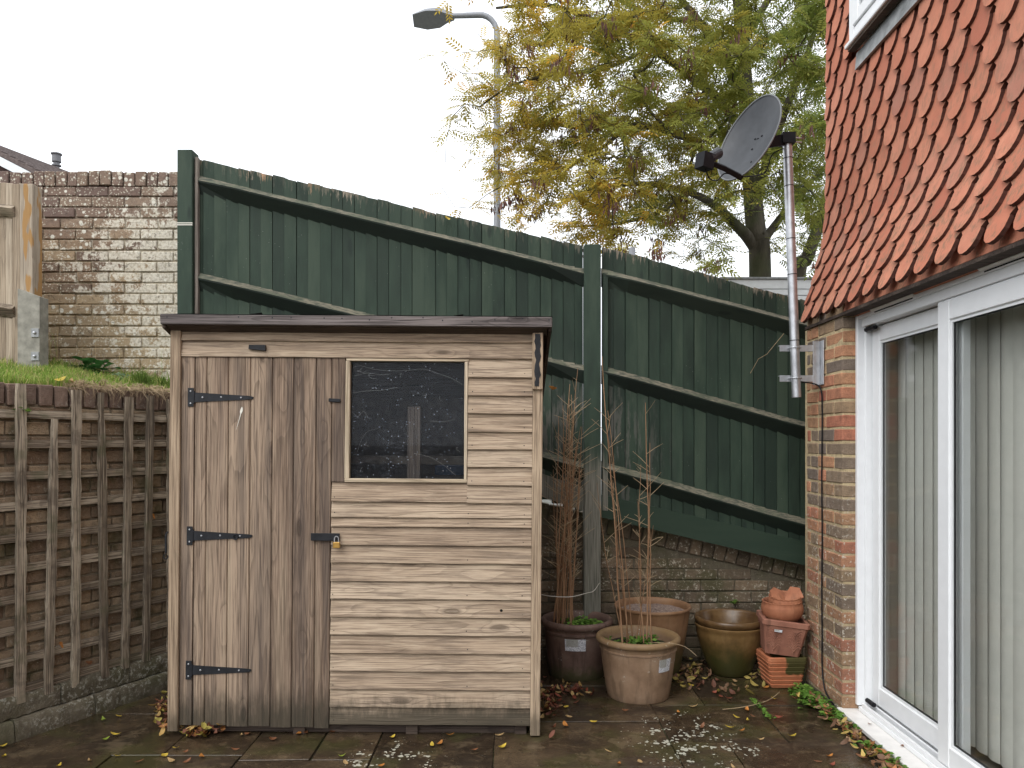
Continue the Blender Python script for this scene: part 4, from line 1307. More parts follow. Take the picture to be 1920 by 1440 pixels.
for _ in range(12):
    x, z = rw_.uniform(-0.02, 0.52), rw_.choice([rw_.uniform(1.28, 1.83), rw_.uniform(1.68, 1.83)])
    if rw_.random() < 0.5: x = -0.02 + abs(rw_.gauss(0, .06))
    d = [(x, z)]
    for _k in range(3):
        x += rw_.uniform(-.02, .025); z += rw_.uniform(-.015, .015)
        d.append((min(max(x, -.03), .525), min(max(z, 1.275), 1.84)))
    strand(d)
obj('cobweb', web, M_web, win, fix=False, kind='stuff')
# knot holes, bird dropping, metal stub over the door, painted bracket at the corner
for (px, py) in ((705, 1185), (938, 1144)):
    x, z = (px - 665) / 379.0, (1378 - (py - 0.008 * (px - 665))) / 379.0
    s_ = MB().lathe([(0.0075, 0.0), (0.0065, 0.002), (0.0001, 0.002)], 10)
    s_.xf(Matrix.Translation((x, -0.0165, z)) @ Matrix.Rotation(pi / 2, 4, 'X'))
    obj('knot_hole', s_, M_dark, shed)
mb = MB()
for k in range(14):
    t = k / 13
    w = 0.0065 * (math.sin(min(1, t * 3.2) * pi * 0.95) ** 0.7 if t < 0.31 else 0.35 * (1 - t) + 0.06)
    x = -0.5655 - 0.030 * t ** 1.3
    mb.v += [(x - w, -0.0150, 1.618 - 0.118 * t), (x + w, -0.0150, 1.618 - 0.118 * t)]
for k in range(13): mb.f.append((2 * k, 2 * k + 1, 2 * k + 3, 2 * k + 2))
obj('bird_dropping', mb, M_drop, shed)
obj('metal_stub', MB().prism([(-0.530, 1.901), (-0.447, 1.893), (-0.449, 1.921), (-0.528, 1.921)], (-0.034, -0.0165), 'y'), M_iron, shed)
cb = obj('corner_bracket', MB().cbox(0.862, 0.914, -0.050, -0.031, 1.712, 1.990, 0.003, 0.001), M_corner, shed)
mb = MB()
rr = random.Random(4)
wv = [(0.012 + rr.uniform(-.004, .004), rr.uniform(-.003, .003)) for _ in range(15)]
for k, (w, sft) in enumerate(wv):
    z = 1.728 + 0.255 * k / 14
    mb.v += [(0.888 - w + sft, -0.0535, z), (0.888 + w + sft, -0.0535, z), (0.888 + w + sft, -0.0502, z), (0.888 - w + sft, -0.0502, z)]
for k in range(14):
    for q in range(4):
        a = k * 4 + q; b = k * 4 + (q + 1) % 4
        mb.f.append((a, b, b + 4, a + 4))
mb.f += [(0, 1, 2, 3), (56, 57, 58, 59)]
obj('black_paint', mb, M_iron, cb)
# carcass: sides, back, floor, bearers
DX = 0.895
for sx in (-1, 1):
    for k in range(22):
        z = 0.06 + k * 0.088
        yb_ = DEP
        zroof = 1.99 - 0.30 * 1.0
        if z > 1.66:
            yb_ = max(0.1, DEP * (1.98 - z) / 0.34)
        if z > 1.93: break
        mb = MB().prism([(0.02, z), (yb_, z), (yb_, z + 0.10), (0.02, z + 0.10)], (sx * DX, sx * (DX + 0.012)), 'x')
        obj('side_board', mb, M_board, shed)
obj('back_wall', MB().box(-DX, DX, DEP - 0.015, DEP, 0.05, 1.722), M_inner, shed)
obj('front_lining', MB().box(-0.86, -0.10, 0.024, 0.034, 0.06, 1.98).box(0.56, 0.86, 0.024, 0.034, 0.06, 1.98).box(-0.10, 0.56, 0.024, 0.034, 0.06, 1.235).box(-0.10, 0.56, 0.024, 0.034, 1.875, 1.98), M_inner, shed)
obj('floor', MB().box(-0.89, 0.89, 0.03, DEP - 0.02, 0.045, 0.062), M_inner, shed)
for x in (-0.82, -0.28, 0.28, 0.82):
    obj('bearer', MB().cbox(x - 0.03, x + 0.03, 0.015, DEP - 0.02, -0.03, 0.044, 0.003), M_soffit, shed)
obj('front_bearer', MB().cbox(-0.80, 0.80, 0.03, 0.07, 0.0, 0.0355, 0.003), M_soffit, shed)
# inside things seen dimly through the window
obj('wall_stud', MB().cbox(0.235, 0.300, 0.10, 0.15, 0.06, 1.63, 0.003), M_plank, shed)
obj('noggin', MB().cbox(-0.85, 0.85, 0.30, 0.34, 1.33, 1.375, 0.003), M_inner, shed)
# roof
rf = MB()
ry0, ry1 = -0.098, DEP + 0.06
rz = lambda y: 2.052 - (y + 0.098) * 0.285
x0, x1 = -0.925, 0.945
roof = obj('roof', MB().add([(x0, ry0 + .022, rz(ry0 + .022) - 0.014), (x1, ry0 + .022, rz(ry0 + .022) - 0.014), (x1, ry1, rz(ry1) - 0.014), (x0, ry1, rz(ry1) - 0.014),
                    (x0, ry0 + .022, rz(ry0 + .022)), (x1, ry0 + .022, rz(ry0 + .022)), (x1, ry1, rz(ry1)), (x0, ry1, rz(ry1))],
                   [(0, 3, 2, 1), (4, 5, 6, 7), (0, 1, 5, 4), (1, 2, 6, 5), (2, 3, 7, 6), (3, 0, 4, 7)]), M_soffit, shed)
s_ = MB()
for i in range(13):
    x = x0 - 0.012 + (x1 - x0 + 0.024) * i / 12
    e = R.uniform(-.0015, .0015)
    for (y, dz) in ((ry0 + 0.0, 0.004), (ry0 + 0.03, 0.0105), (ry1, 0.0055)):
        s_.v.append((x, y, rz(y) + dz + e + 0.004))
for i in range(12):
    for k in range(2):
        a = i * 3 + k
        s_.f.append((a, a + 1, a + 4, a + 3))
obj('roofing_felt', s_, M_felt, roof, fix=False)
fs = obj('fascia', MB().cbox(x0 - 0.010, x1 + 0.010, ry0 - 0.001, ry0 + 0.021, 2.008, 2.057, 0.003, 0.002), M_fascia, roof)
obj('soffit_fillet', MB().prism([(ry0 + 0.022, 2.005), (ry0 + 0.022, 2.030), (0.02, 2.02), (0.02, 1.985), (-0.02, 1.985)], (x0 + 0.012, x1 - 0.012), 'x'), M_soffit, roof)
for sx in (x0 - 0.009, x1 - 0.006):
    mb = MB().prism([(ry0 + 0.022, rz(ry0 + .022) - 0.050), (ry1, rz(ry1) - 0.060), (ry1, rz(ry1) + 0.003), (ry0 + 0.022, rz(ry0 + .022) + 0.003)], (sx, sx + 0.015), 'x')
    obj('verge_board', mb, M_soffit, roof)
for k in range(16):
    x = x0 + 0.03 + k * 0.122 + R.uniform(-.03, .03)
    nail(x, 2.045 + R.uniform(-.013, .006), ry0 - 0.002, 0.0038)
obj('nail_heads', nails, M_iron, shed, fix=False, kind='stuff')
for (px, w) in ((470, 0.05), (852, 0.045)):
    x = (px - 665) / 389.0
    obj('felt_flap', MB().add([(x, ry0 + .01, 2.066), (x + w, ry0 + .02, 2.072), (x + w * .9, ry0 + .06, 2.058), (x + .005, ry0 + .05, 2.056), (x + .2 * w, ry0 + .005, 2.063)], [(0, 4, 1, 2, 3)]), M_felt, roof, fix=False)
# things standing inside the shed
bx = root('storage_box', (SX + 0.62, SY + 0.78, 0.0), 'dark blue shape standing inside the shed behind the window', 'box')
obj('lid', MB().cbox(SX + 0.34, SX + 0.86, SY + 0.55, SY + 0.95, 1.26, 1.315, 0.004), plain('blue_plastic', (0.012, 0.035, 0.075), 0.5), bx)
obj('body', MB().cbox(SX + 0.36, SX + 0.84, SY + 0.57, SY + 0.93, 0.07, 1.259, 0.004), M_inner, bx)
# cabin hook on the left flank of the shed
hk = root('cabin_hook', (SX - 0.918, SY + 0.01, 0.85), 'black iron cabin hook hanging at the left edge of the shed', 'hook')
hx = SX - 0.928 + 0.006
mb = MB().tube([(hx + 0.004, SY, 1.005), (hx - 0.006, SY - 0.004, 1.0), (hx - 0.010, SY - 0.006, 0.985), (hx - 0.009, SY - 0.006, 0.90)], [0.003, 0.004, 0.0055, 0.0055], 7)
mb.tube([(hx - 0.010 + 0.010 * math.cos(t * pi / 6 + pi / 2), SY - 0.006, 0.882 + 0.012 * math.sin(t * pi / 6 + pi / 2)) for t in range(11)], 0.0028, 6)
obj('hook_bar', mb, M_iron, hk)

# ================================================================ SATELLITE DISH
PD = 4.345
sat = root('satellite_dish', W(1492, 745, PD), 'dark grey satellite dish on a steel pole bracketed to the brick corner', 'satellite dish')
pb0, pt0 = W(1493.5, 745, PD), W(1475.5, 250, PD)
def PP(t): return pb0.lerp(pt0, t)
obj('pole', MB().tube([PP(0), PP(1)], 0.0255, 16), M_steel, sat, smooth=40)
def band(t, r_=0.0268, h=0.004):
    a = PP(t); d = (pt0 - pb0).normalized()
    return MB().tube([a - d * h / 2, a + d * h / 2], r_, 16)
for t in (0.215, 0.465, 0.60, 0.80, 0.905):
    obj('cable_tie', band(t), M_black, sat)
# wall plate and two arms
wp = W(1540, 680, 4.375)
xf = HX + 0.014 * (4.375 - HY)
pl = obj('wall_plate', MB().cbox(xf - 0.010, xf - 0.003, 4.325, 4.375, 1.772, 2.022, 0.002).cbox(xf - 0.05, xf - 0.0101, 4.3685, 4.375, 1.772, 2.022, 0.002), M_steel, sat)
for (py, dz) in ((652, 0), (709, 0)):
    z = W(0, py, PD).z
    arm = obj('arm', MB().cbox(1.525, xf - 0.012, 4.372, 4.378, z - 0.018, z + 0.018, 0.001).cbox(1.525, xf - 0.012, 4.378, 4.405, z + 0.013, z + 0.018, 0.001), M_steel, sat)
    t = (z - pb0.z) / (pt0.z - pb0.z)
    c = PP(t)
    pts = [(c.x - 0.031, 4.385, z)] + [(c.x - 0.031 * math.cos(k * pi / 8), c.y - 0.031 * math.sin(k * pi / 8), z) for k in range(9)] + [(c.x + 0.031, 4.385, z)]
    obj('u_bolt', MB().tube(pts, 0.004, 6), M_steel, sat)
# reflector
n_ = Vector((-0.82, -0.44, 0.36)).normalized()
upv = (Vector((0, 0, 1)) - n_ * n_.z).normalized()
rt = upv.cross(n_).normalized()
dc = W(1404, 258, 4.22)
Rd = Matrix((rt, upv, n_)).transposed()
def dish_pt(r_, w, off=0.0):
    a, b = 0.215 * r_ * math.cos(w), 0.258 * r_ * math.sin(w)
    if b > 0: a *= 1 - 0.10 * (b / 0.258) ** 2
    dep = -0.062 * (1 - r_ * r_) + off
    return dc + Rd @ Vector((a, b, dep))
M_dish = plain('grey_dish_coating', (0.040, 0.043, 0.048), 0.42, 0.1, var=0.2, bump=0.05)
mb = MB()
NW, NRr = 48, 8
for off, rev in ((0.0, False), (-0.006, True)):
    b = len(mb.v)
    for i in range(NRr + 1):
        for k in range(NW):
            mb.v.append(tuple(dish_pt(max(i / NRr, 0.001), 2 * pi * k / NW, off)))
    for i in range(NRr):
        for k in range(NW):
            q = (b + i * NW + k, b + i * NW + (k + 1) % NW, b + (i + 1) * NW + (k + 1) % NW, b + (i + 1) * NW + k)
            mb.f.append(q[::-1] if rev else q)
a0_, b0_ = NRr * NW, (NRr + 1) * NW + NRr * NW
for k in range(NW):
    mb.f.append((a0_ + k, a0_ + (k + 1) % NW, b0_ + (k + 1) % NW, b0_ + k))
dish = obj('reflector', mb, M_dish, sat, smooth=50, fix=False)
M_rim = plain('dish_edge', (0.16, 0.165, 0.17), 0.45, 0.2)
rim = [dish_pt(1.0, 2 * pi * k / 48, 0.001) for k in range(49)]
obj('rolled_edge', MB().tube(rim, 0.0045, 6, False), M_rim, dish)
for (a, b) in ((-0.02, 0.035), (0.03, 0.035), (-0.02, -0.03), (0.03, -0.14)):
    c = dc + Rd @ Vector((a, b, -0.062 * (1 - (a / .215) ** 2 - (b / .258) ** 2) + 0.002))
    s_ = MB().lathe([(0.0001, 0.003), (0.005, 0.002), (0.006, 0)], 8).xf(Matrix.Translation(c) @ Rd.to_4x4())
    obj('bolt_head', s_, M_black, dish)
foot = dish_pt(0.99, -pi / 2 + 0.12, 0.0)
lnb = W(1326, 303, 4.02)
obj('feed_arm', MB().tube([foot + n_ * -0.01, foot + (lnb - foot) * 0.5 + Vector((0, 0, 0.006)), lnb], [0.019, 0.017, 0.016], 4), M_black, sat)
ax = (dc - lnb).normalized()
Ml = ax.to_track_quat('Z', 'Y').to_matrix()
ln = obj('receiver_head', MB().obox(lnb + Vector((-0.012, 0, 0.0)), (0.036, 0.034, 0.040), Matrix.Rotation(0.14, 3, 'Y') @ Matrix.Rotation(0.5, 3, 'Z')), M_black, sat)
hp = lnb + Vector((0.01, 0, 0.018))
obj('feed_horn', MB().tube([hp, hp + ax * 0.055, hp + ax * 0.085], [0.028, 0.028, 0.030], 14), M_dish, ln)
ct = pt0 - (pt0 - pb0).normalized() * 0.035
back = dc - n_ * 0.066
obj('mount_bracket', MB().obox((ct + back) / 2 + Vector((0.0, 0, 0.0)), ((ct - back).length / 2 - 0.012, 0.007, 0.030), Matrix((
    (ct - back).normalized(), (ct - back).normalized().cross(Vector((0, 0, 1))).normalized() * -1, (ct - back).normalized().cross((ct - back).normalized().cross(Vector((0, 0, 1)))).normalized() * -1)).transposed()), M_black, sat)
obj('back_plate', MB().obox(dc - n_ * 0.074, (0.05, 0.06, 0.006), Rd), M_black, sat)
obj('clamp', MB().obox(ct, (0.036, 0.036, 0.03)), M_black, sat)
for dz in (-0.012, 0.012):
    obj('clamp_bolt', MB().tube([ct + Vector((0.03, 0, dz)), ct + Vector((0.085, 0.01, dz))], 0.004, 6), M_steel, sat)
obj('cable', MB().tube(sag([lnb + Vector((-.01, 0, -.04)), W(1331, 335, 4.05), W(1345, 338, 4.08), W(1360, 325, 4.12), foot + Vector((0, 0, 0.0)), W(1425, 328, 4.3), W(1437, 320, 4.33), W(1448, 290, 4.35), PP(0.94) + Vector((-.026, -.01, 0))]), 0.0035, 6), M_black, sat)
wallx = lambda y: HX + 0.014 * (y - HY)
cb_ = root('aerial_cable', (wallx(4.36) - 0.006, 4.36, 0.03), 'thin black aerial cable running down the brick corner to the ground', 'cable')
pts = [W(1500, 716, 4.36), W(1528, 720, 4.37), (wallx(4.35) - 0.010, 4.352, 1.74), (wallx(4.345) - 0.007, 4.345, 1.62)]
for k in range(8): pts.append((wallx(4.35) - 0.007, 4.348 + 0.003 * math.sin(k * 1.7), 1.4 - k * 0.175))
pts.append((wallx(4.3) - 0.012, 4.29, 0.06))
pts.append((wallx(4.2) - 0.012, 4.17, 0.02))
obj('sheath', MB().tube(sag(pts, 5), 0.0042, 6), M_black, cb_)

# ================================================================ POTS
def pot(name, loc, prof, mat, label, seg=56, wob=None, cat='plant pot'):
    t = root(name, loc, label, cat)
    s_ = MB().lathe(prof, seg, loc, wob)
    b = len(s_.v)
    s_.f.append(tuple(range(seg))[::-1])       # underside
    o = obj('pot', s_, mat, t, smooth=55)
    return t, o
def shell(R0, R1, h, rim=0.03, rimw=0.014, t=0.014, inner=0.25, foot=0.004):
    """outer wall up, rolled rim, inner wall down to a floor"""
    p = [(R0 - foot, 0.0), (R0, 0.006)]
    hr = h - rim
    for k in range(1, 7):
        q = k / 6
        p.append((R0 + (R1 - R0) * (q ** 0.9), 0.006 + (hr - 0.012) * q))
    p += [(R1 + 0.001, hr - 0.004), (R1 + rimw * 0.7, hr + 0.001), (R1 + rimw, hr + rim * 0.35), (R1 + rimw * 0.95, hr + rim * 0.7), (R1 + rimw * 0.45, h), (R1 - t * 0.2, h - 0.001), (R1 - t, h - rim * 0.5),
          (R1 - t - 0.003, h - rim * 1.3), (R0 + (R1 - R0) * inner - t + 0.01, h * inner), (0.001, h * inner)]
    return p
def sticker(par, loc, R_, w, h, z, ang, tilt=0.0, name='label'):
    """paper label following the pot's round side"""
    mb = MB()
    n = 8
    for i in range(n + 1):
        q = (i / n - 0.5)
        a = ang + q * w / (R_(z) if callable(R_) else R_)
        for s in (-0.5, 0.5):
            zz = z + s * h + q * w * tilt
            rr = R_(zz) if callable(R_) else R_
            mb.v.append((loc[0] + (rr + 0.0022) * math.cos(a), loc[1] + (rr + 0.0022) * math.sin(a), loc[2] + zz))
    for i in range(n): mb.f.append((2 * i, 2 * i + 2, 2 * i + 3, 2 * i + 1))
    o = obj(name, mb, M_label, par, fix=False)
    o['label'] = 'white printed paper label'
    return o
LA = Vector((0.722, 4.405, 0.0))
tA, oA = pot('plant_pot', LA, shell(0.176, 0.219, 0.345, 0.036, 0.022, 0.018, 0.6), M_potA, 'buff stoneware pot with rolled rim and bare canes, nearest the camera')
obj('band', MB().lathe([(0.2135, 0.268), (0.2195, 0.272), (0.2195, 0.280), (0.2145, 0.284)], 56, LA), M_potA, oA, smooth=50)
def wall_r(R0, R1, hr): return lambda z: R0 + (R1 - R0) * (max(0.0, (z - 0.006) / (hr - 0.012)) ** 0.9) + 0.001
sticker(oA, LA, wall_r(0.176, 0.219, 0.309), 0.085, 0.072, 0.215, -pi / 2 + 0.62, 0.0)
LB = Vector((0.405, 4.80, 0.0))
tB, oB = pot('plant_pot', LB, shell(0.172, 0.205, 0.352, 0.040, 0.020, 0.018, 0.6), M_potB, 'dull purple-brown pot of bundled bare canes tucked beside the shed corner')
obj('band', MB().lathe([(0.2025, 0.272), (0.2085, 0.276), (0.2085, 0.286), (0.2035, 0.290)], 56, LB), M_potB, oB, smooth=50)
sticker(oB, LB, wall_r(0.172, 0.205, 0.312), 0.125, 0.072, 0.228, -pi / 2 - 0.13, 0.0)
LC = Vector((0.885, 4.84, 0.0))
tC, oC = pot('plant_pot', LC, shell(0.165, 0.232, 0.425, 0.020, 0.008, 0.016, 0.7), M_potC, 'tall orange-brown clay pot of gritty compost behind the buff pot')
LD = Vector((1.372, 4.835, 0.0))
pD = [(0.118, 0.0), (0.124, 0.005), (0.150, 0.07), (0.177, 0.14), (0.198, 0.21), (0.209, 0.26), (0.211, 0.285), (0.217, 0.293), (0.2175, 0.305), (0.212, 0.309), (0.202, 0.305), (0.195, 0.28), (0.15, 0.10), (0.001, 0.05)]
tD, oD = pot('plant_pot', LD, pD, M_potD, 'wide green-brown glazed pot mossy at the base, holding another pot')
pD2 = [(0.10, 0.055), (0.165, 0.20), (0.197, 0.296), (0.209, 0.314), (0.217, 0.322), (0.221, 0.336), (0.219, 0.348), (0.210, 0.355), (0.199, 0.352), (0.193, 0.342), (0.187, 0.326), (0.178, 0.315), (0.168, 0.26), (0.15, 0.19), (0.001, 0.17)]
tD2, oD2 = pot('plant_pot', LD, pD2, M_potD2, 'dark brown glazed pot nested inside the green-brown pot, only its rim showing')
# compost
def disc(c, r_, z, dome=0.012, n=30, rings=5, seed=0):
    rr = random.Random(seed)
    mb = MB()
    for i in range(rings + 1):
        for k in range(n):
            q = i / rings
            mb.v.append((c.x + r_ * max(q, .001) * math.cos(2 * pi * k / n), c.y + r_ * max(q, .001) * math.sin(2 * pi * k / n), z + dome * (1 - q * q) + rr.uniform(-.004, .004)))
    for i in range(rings):
        for k in range(n):
            mb.f.append((i * n + k, i * n + (k + 1) % n, (i + 1) * n + (k + 1) % n, (i + 1) * n + k))
    return mb
obj('compost', disc(LA, 0.20, 0.278, seed=1), M_soil, tA, smooth='all', fix=False)
obj('compost', disc(LB, 0.187, 0.300, seed=2), M_soil, tB, smooth='all', fix=False)
obj('compost', disc(LC, 0.213, 0.385, 0.010, seed=3), M_grit, tC, smooth='all', fix=False)
obj('rainwater', MB().lathe([(0.001, 0.262), (0.168, 0.262)], 40, LD), plain('still_water', (0.02, 0.014, 0.008), 0.05), tD2, fix=False)

# stack of terracotta at the corner
ROT = 0.10
def sq_pot(w0, w1, h, rim, rimw, t, ridges=0, seed=0):
    """square tapered pot"""
    sec = [(w0, 0.0)]
    if ridges:
        for k in range(ridges):
            za, zb2 = (h - rim) * k / ridges, (h - rim) * (k + 1) / ridges
            wa = w0 + (w1 - w0) * k / ridges
            wb2 = w0 + (w1 - w0) * (k + 1) / ridges
            sec += [(wa + 0.003, za + 0.003), (wb2 + 0.005, zb2 - 0.005), (wb2, zb2 - 0.002)]
    else:
        sec += [(w0 + (w1 - w0) * 0.5, (h - rim) * 0.5), (w1, h - rim)]
    sec += [(w1 + rimw, h - rim + 0.004), (w1 + rimw, h - 0.004), (w1 + rimw - 0.004, h), (w1 - t, h), (w1 - t, h - rim), (w0 - t + 0.005, 0.02)]
    mb = MB()
    n = 4
    rad = 0.12
    for (w, z) in sec:
        for sx, sy in ((-1, -1), (1, -1), (1, 1), (-1, 1)):
            c = w * rad
            p = [(sx * w, sy * (w - c)), (sx * (w - c), sy * w)]
            if (sx * sy) < 0: p = p[::-1]
            # order round the square
            for q in p: mb.v.append((q[0], q[1], z))
    m8 = 8
    for i in range(len(sec) - 1):
        for k in range(m8):
            mb.f.append((i * m8 + k, i * m8 + (k + 1) % m8, (i + 1) * m8 + (k + 1) % m8, (i + 1) * m8 + k))
    mb.f.append(tuple(range(m8))[::-1])
    mb.f.append(tuple(range((len(sec) - 1) * m8, len(sec) * m8)))
    return mb
def place(mb, loc, rz=0.0, rx=0.0, ry=0.0):
    return mb.xf(Matrix.Translation(loc) @ Euler((rx, ry, rz)).to_matrix().to_4x4())
L1 = Vector((1.610, 4.60, 0.0))
s1_ = root('square_pot', L1, 'mossy square terracotta pot with stepped ridges, bottom of the corner stack', 'plant pot')
obj('pot', place(sq_pot(0.083, 0.112, 0.186, 0.026, 0.004, 0.012, 6), L1, 0.03), M_terramoss, s1_)
L2 = Vector((1.600, 4.60, 0.187))
s2_ = root('square_planter', L2, 'square terracotta planter with raised palm relief, middle of the corner stack', 'plant pot')
tilt = Matrix.Translation(L2) @ Euler((0.0, 0.10, -0.16)).to_matrix().to_4x4() @ Matrix.Translation((0, 0, 0.010))
o2 = obj('planter', sq_pot(0.096, 0.126, 0.205, 0.034, 0.008, 0.014).xf(tilt), M_terra2, s2_)
for sx in (-0.056, 0.056):                     # the palms: a stem and arching fronds in low relief
    mb = MB()
    face = lambda z: -(0.096 + 0.030 * z / 0.171) - 0.001
    mb.tube([(sx, face(0.02), 0.02), (sx, face(0.15), 0.15)], 0.0035, 5)
    for k in range(7):
        z0_ = 0.035 + k * 0.016
        for sg in (-1, 1):
            pts = [(sx + sg * 0.042 * t, face(z0_) - 0.001, z0_ + 0.030 * math.sin(t * pi * 0.75) - 0.004) for t in (0.0, 0.25, 0.5, 0.75, 1.0)]
            mb.tube(pts, [0.0045, 0.0052, 0.0052, 0.0042, 0.003], 5)
    obj('palm_relief', mb.xf(tilt), M_terra2, o2)
obj('price_label', MB().box(-0.065, -0.022, -0.1345, -0.1325, 0.140, 0.154).xf(tilt), M_label, o2)
L3 = Vector((1.618, 4.595, 0.372))
def crimp(amp, n):
    def f(r_, z, w, i):
        if i in (5, 6, 7): return r_ + amp * math.sin(n * w), z + amp * 0.5 * math.cos(n * w)
        return r_, z
    return f
bowl = [(0.055, 0.0), (0.085, 0.012), (0.113, 0.045), (0.122, 0.080), (0.117, 0.106), (0.111, 0.118), (0.114, 0.128), (0.107, 0.130), (0.100, 0.118), (0.104, 0.085), (0.075, 0.02), (0.001, 0.015)]
t3 = root('bowl_pot', L3, 'round terracotta bowl with a crimped rim on top of the relief planter', 'plant pot')
s_ = MB().lathe(bowl, 72, (0, 0, 0), crimp(0.0028, 24)); s_.f.append(tuple(range(72))[::-1])
obj('bowl', place(s_, L3, 0, 0.02, -0.03), M_terra, t3, smooth=55)
L4 = Vector((1.635, 4.60, 0.452))
t4 = root('broken_bowl', L4, 'second crimped terracotta bowl lying inside the round bowl', 'plant pot')
bowl2 = [(a * 0.80, b * 0.62) for a, b in bowl]
s_ = MB().lathe(bowl2, 60, (0, 0, 0), crimp(0.0026, 20)); s_.f.append(tuple(range(60))[::-1])
obj('bowl', place(s_, L4, 0.4, 0.10, -0.10), M_terra, t4, smooth=55)
def shard(loc, poly, rot, name, label, bend=0.12):
    mb = MB()
    n = len(poly)
    for s, dz in ((0, 0.0), (1, -0.010)):
        for (a, b) in poly: mb.v.append((a, b, dz - bend * 4 * a * a))
        mb.v.append((0, 0, dz + 0.006))
    for k in range(n):
        mb.f.append((k, (k + 1) % n, n)); mb.f.append((n + 1 + (k + 1) % n, n + 1 + k, 2 * n + 1))
        mb.f.append((k, n + 1 + k, n + 1 + (k + 1) % n, (k + 1) % n))
    mb.xf(Matrix.Translation(loc) @ Euler(rot).to_matrix().to_4x4())
    o = obj(name, mb, M_terra, None)
    tag(o, label, 'pot shard', 'broken terracotta pieces on the corner stack')
shard((1.600, 4.60, 0.535), [(-0.06, -0.03), (0.0, -0.05), (0.055, -0.02), (0.04, 0.035), (-0.02, 0.05), (-0.055, 0.02)], (0.75, 0.25, 0.3), 'terracotta_shard', 'orange curved shard leaning left on top of the corner stack')
shard((1.672, 4.585, 0.540), [(-0.065, -0.02), (-0.01, -0.055), (0.06, -0.035), (0.05, 0.03), (0.0, 0.05)], (0.95, -0.30, -0.4), 'terracotta_shard', 'orange flat shard beside the brick corner, topmost right of the stack')
shard((1.690, 4.60, 0.495), [(-0.05, -0.03), (0.03, -0.04), (0.05, 0.02), (-0.01, 0.045)], (0.5, 0.3, 1.2), 'terracotta_shard', 'small orange shard wedged between the bowl and the brick corner')

# ================================================================ BARE CANES
def cane_plant(name, label, foot, stems, seed, mat=M_cane, twigs=6, spread=0.10):
    rr = random.Random(seed)
    t = root(name, foot, label, 'plant')
    for (b, tip, r0) in stems:
        b, tip = Vector(b), Vector(tip)
        n = 9
        pts = []
        off = Vector((rr.uniform(-1, 1), rr.uniform(-1, 1), 0)) * 0.020
        for k in range(n + 1):
            q = k / n
            p = b.lerp(tip, q) + off * math.sin(q * pi) + Vector((rr.uniform(-1, 1), rr.uniform(-1, 1), 0)) * 0.004
            pts.append(p)
        mb = MB().tube(pts, [r0 * (1 - 0.72 * k / n) for k in range(n + 1)], 6)
        for k in range(2, n):                   # nodes
            mb.tube([pts[k] - Vector((0, 0, .003)), pts[k] + Vector((0, 0, .003))], r0 * (1 - 0.7 * k / n) * 1.35, 6)
        st = obj('cane', mb, mat, t, smooth=60)
        tw = MB()
        for k in range(rr.randint(twigs - 2, twigs + 2)):
            q = rr.uniform(0.25, 0.97)
            p = b.lerp(tip, q) + off * math.sin(q * pi)
            a = rr.uniform(0, 2 * pi)
            L = rr.uniform(0.03, spread) * (1.6 if rr.random() < 0.25 else 1)
            d = Vector((math.cos(a), math.sin(a) * 0.7, rr.uniform(0.35, 1.1))).normalized()
            m_ = p + d * L * 0.5 + Vector((0, 0, rr.uniform(-.004, .006)))
            tw.tube([p, m_, p + d * L], [0.0019, 0.0015, 0.0009], 4)
        obj('twigs', tw, M_straw, st, kind='stuff')
    return t
rr = random.Random(91)
stA = []
for (bx_, tx, ty, r0) in ((1165, 1128, 668, .0058), (1178, 1140, 770, .0046), (1190, 1135, 790, .0036), (1183, 1150, 900, .004), (1203, 1196, 940, .0042), (1213, 1209, 755, .0058), (1221, 1218, 830, .005), (1206, 1202, 870, .0038), (1172, 1120, 905, .003), (1196, 1226, 985, .003)):
    b = G(bx_, 1205, 0.28); b = Vector((LA.x + (bx_ - 1196) / 327.0, LA.y + rr.uniform(-.05, .06), 0.28))
    tp = W(tx, ty, LA.y + rr.uniform(-.06, .10))
    stA.append((b, tp, r0))
cane_plant('bare_shrub', 'sparse reddish bare canes standing in the buff front pot', LA + Vector((0, 0, .28)), stA, 5, twigs=9, spread=0.13)
stB = []
for k in range(22):
    bx_ = rr.uniform(1030, 1076)
    tx = rr.uniform(1062, 1092) if k > 4 else rr.uniform(1028, 1060)
    ty = rr.choice([690, 720, 740, 760, 780, 800, 830, 850, 880])
    D0 = LB.y + rr.uniform(-.09, .06)
    b = Vector(((bx_ - 960) / FPX * D0, D0, 0.30))
    stB.append((b, W(tx, ty, D0 + rr.uniform(-.03, .05)), rr.uniform(.003, .0058)))
cane_plant('bare_shrub', 'dense bundle of tall brown canes standing in the pot beside the shed', LB + Vector((0, 0, .30)), stB, 8, twigs=13, spread=0.14)
st_ = root('tie_string', (0.3, 4.75, 0.5), 'thin white string tied round the cane bundle to the fence post', 'string')
obj('cord', MB().tube(sag([W(1016, 1115, 4.78), W(1035, 1118, 4.70), W(1070, 1119, 4.70), W(1100, 1112, 4.85), W(1113, 1108, 4.955), W(1124, 1093, 4.955)]), 0.0022, 5), M_string, st_)
dg = root('dry_stalk', W(1450, 670, 4.9), 'thin pale broken stalk hanging against the dark fence below the dish', 'stalk')
obj('stalk', MB().tube([W(1407, 700, 5.0), W(1422, 673, 4.98), W(1438, 664, 4.97), W(1470, 625, 4.9)], 0.0018, 5), M_straw, dg)

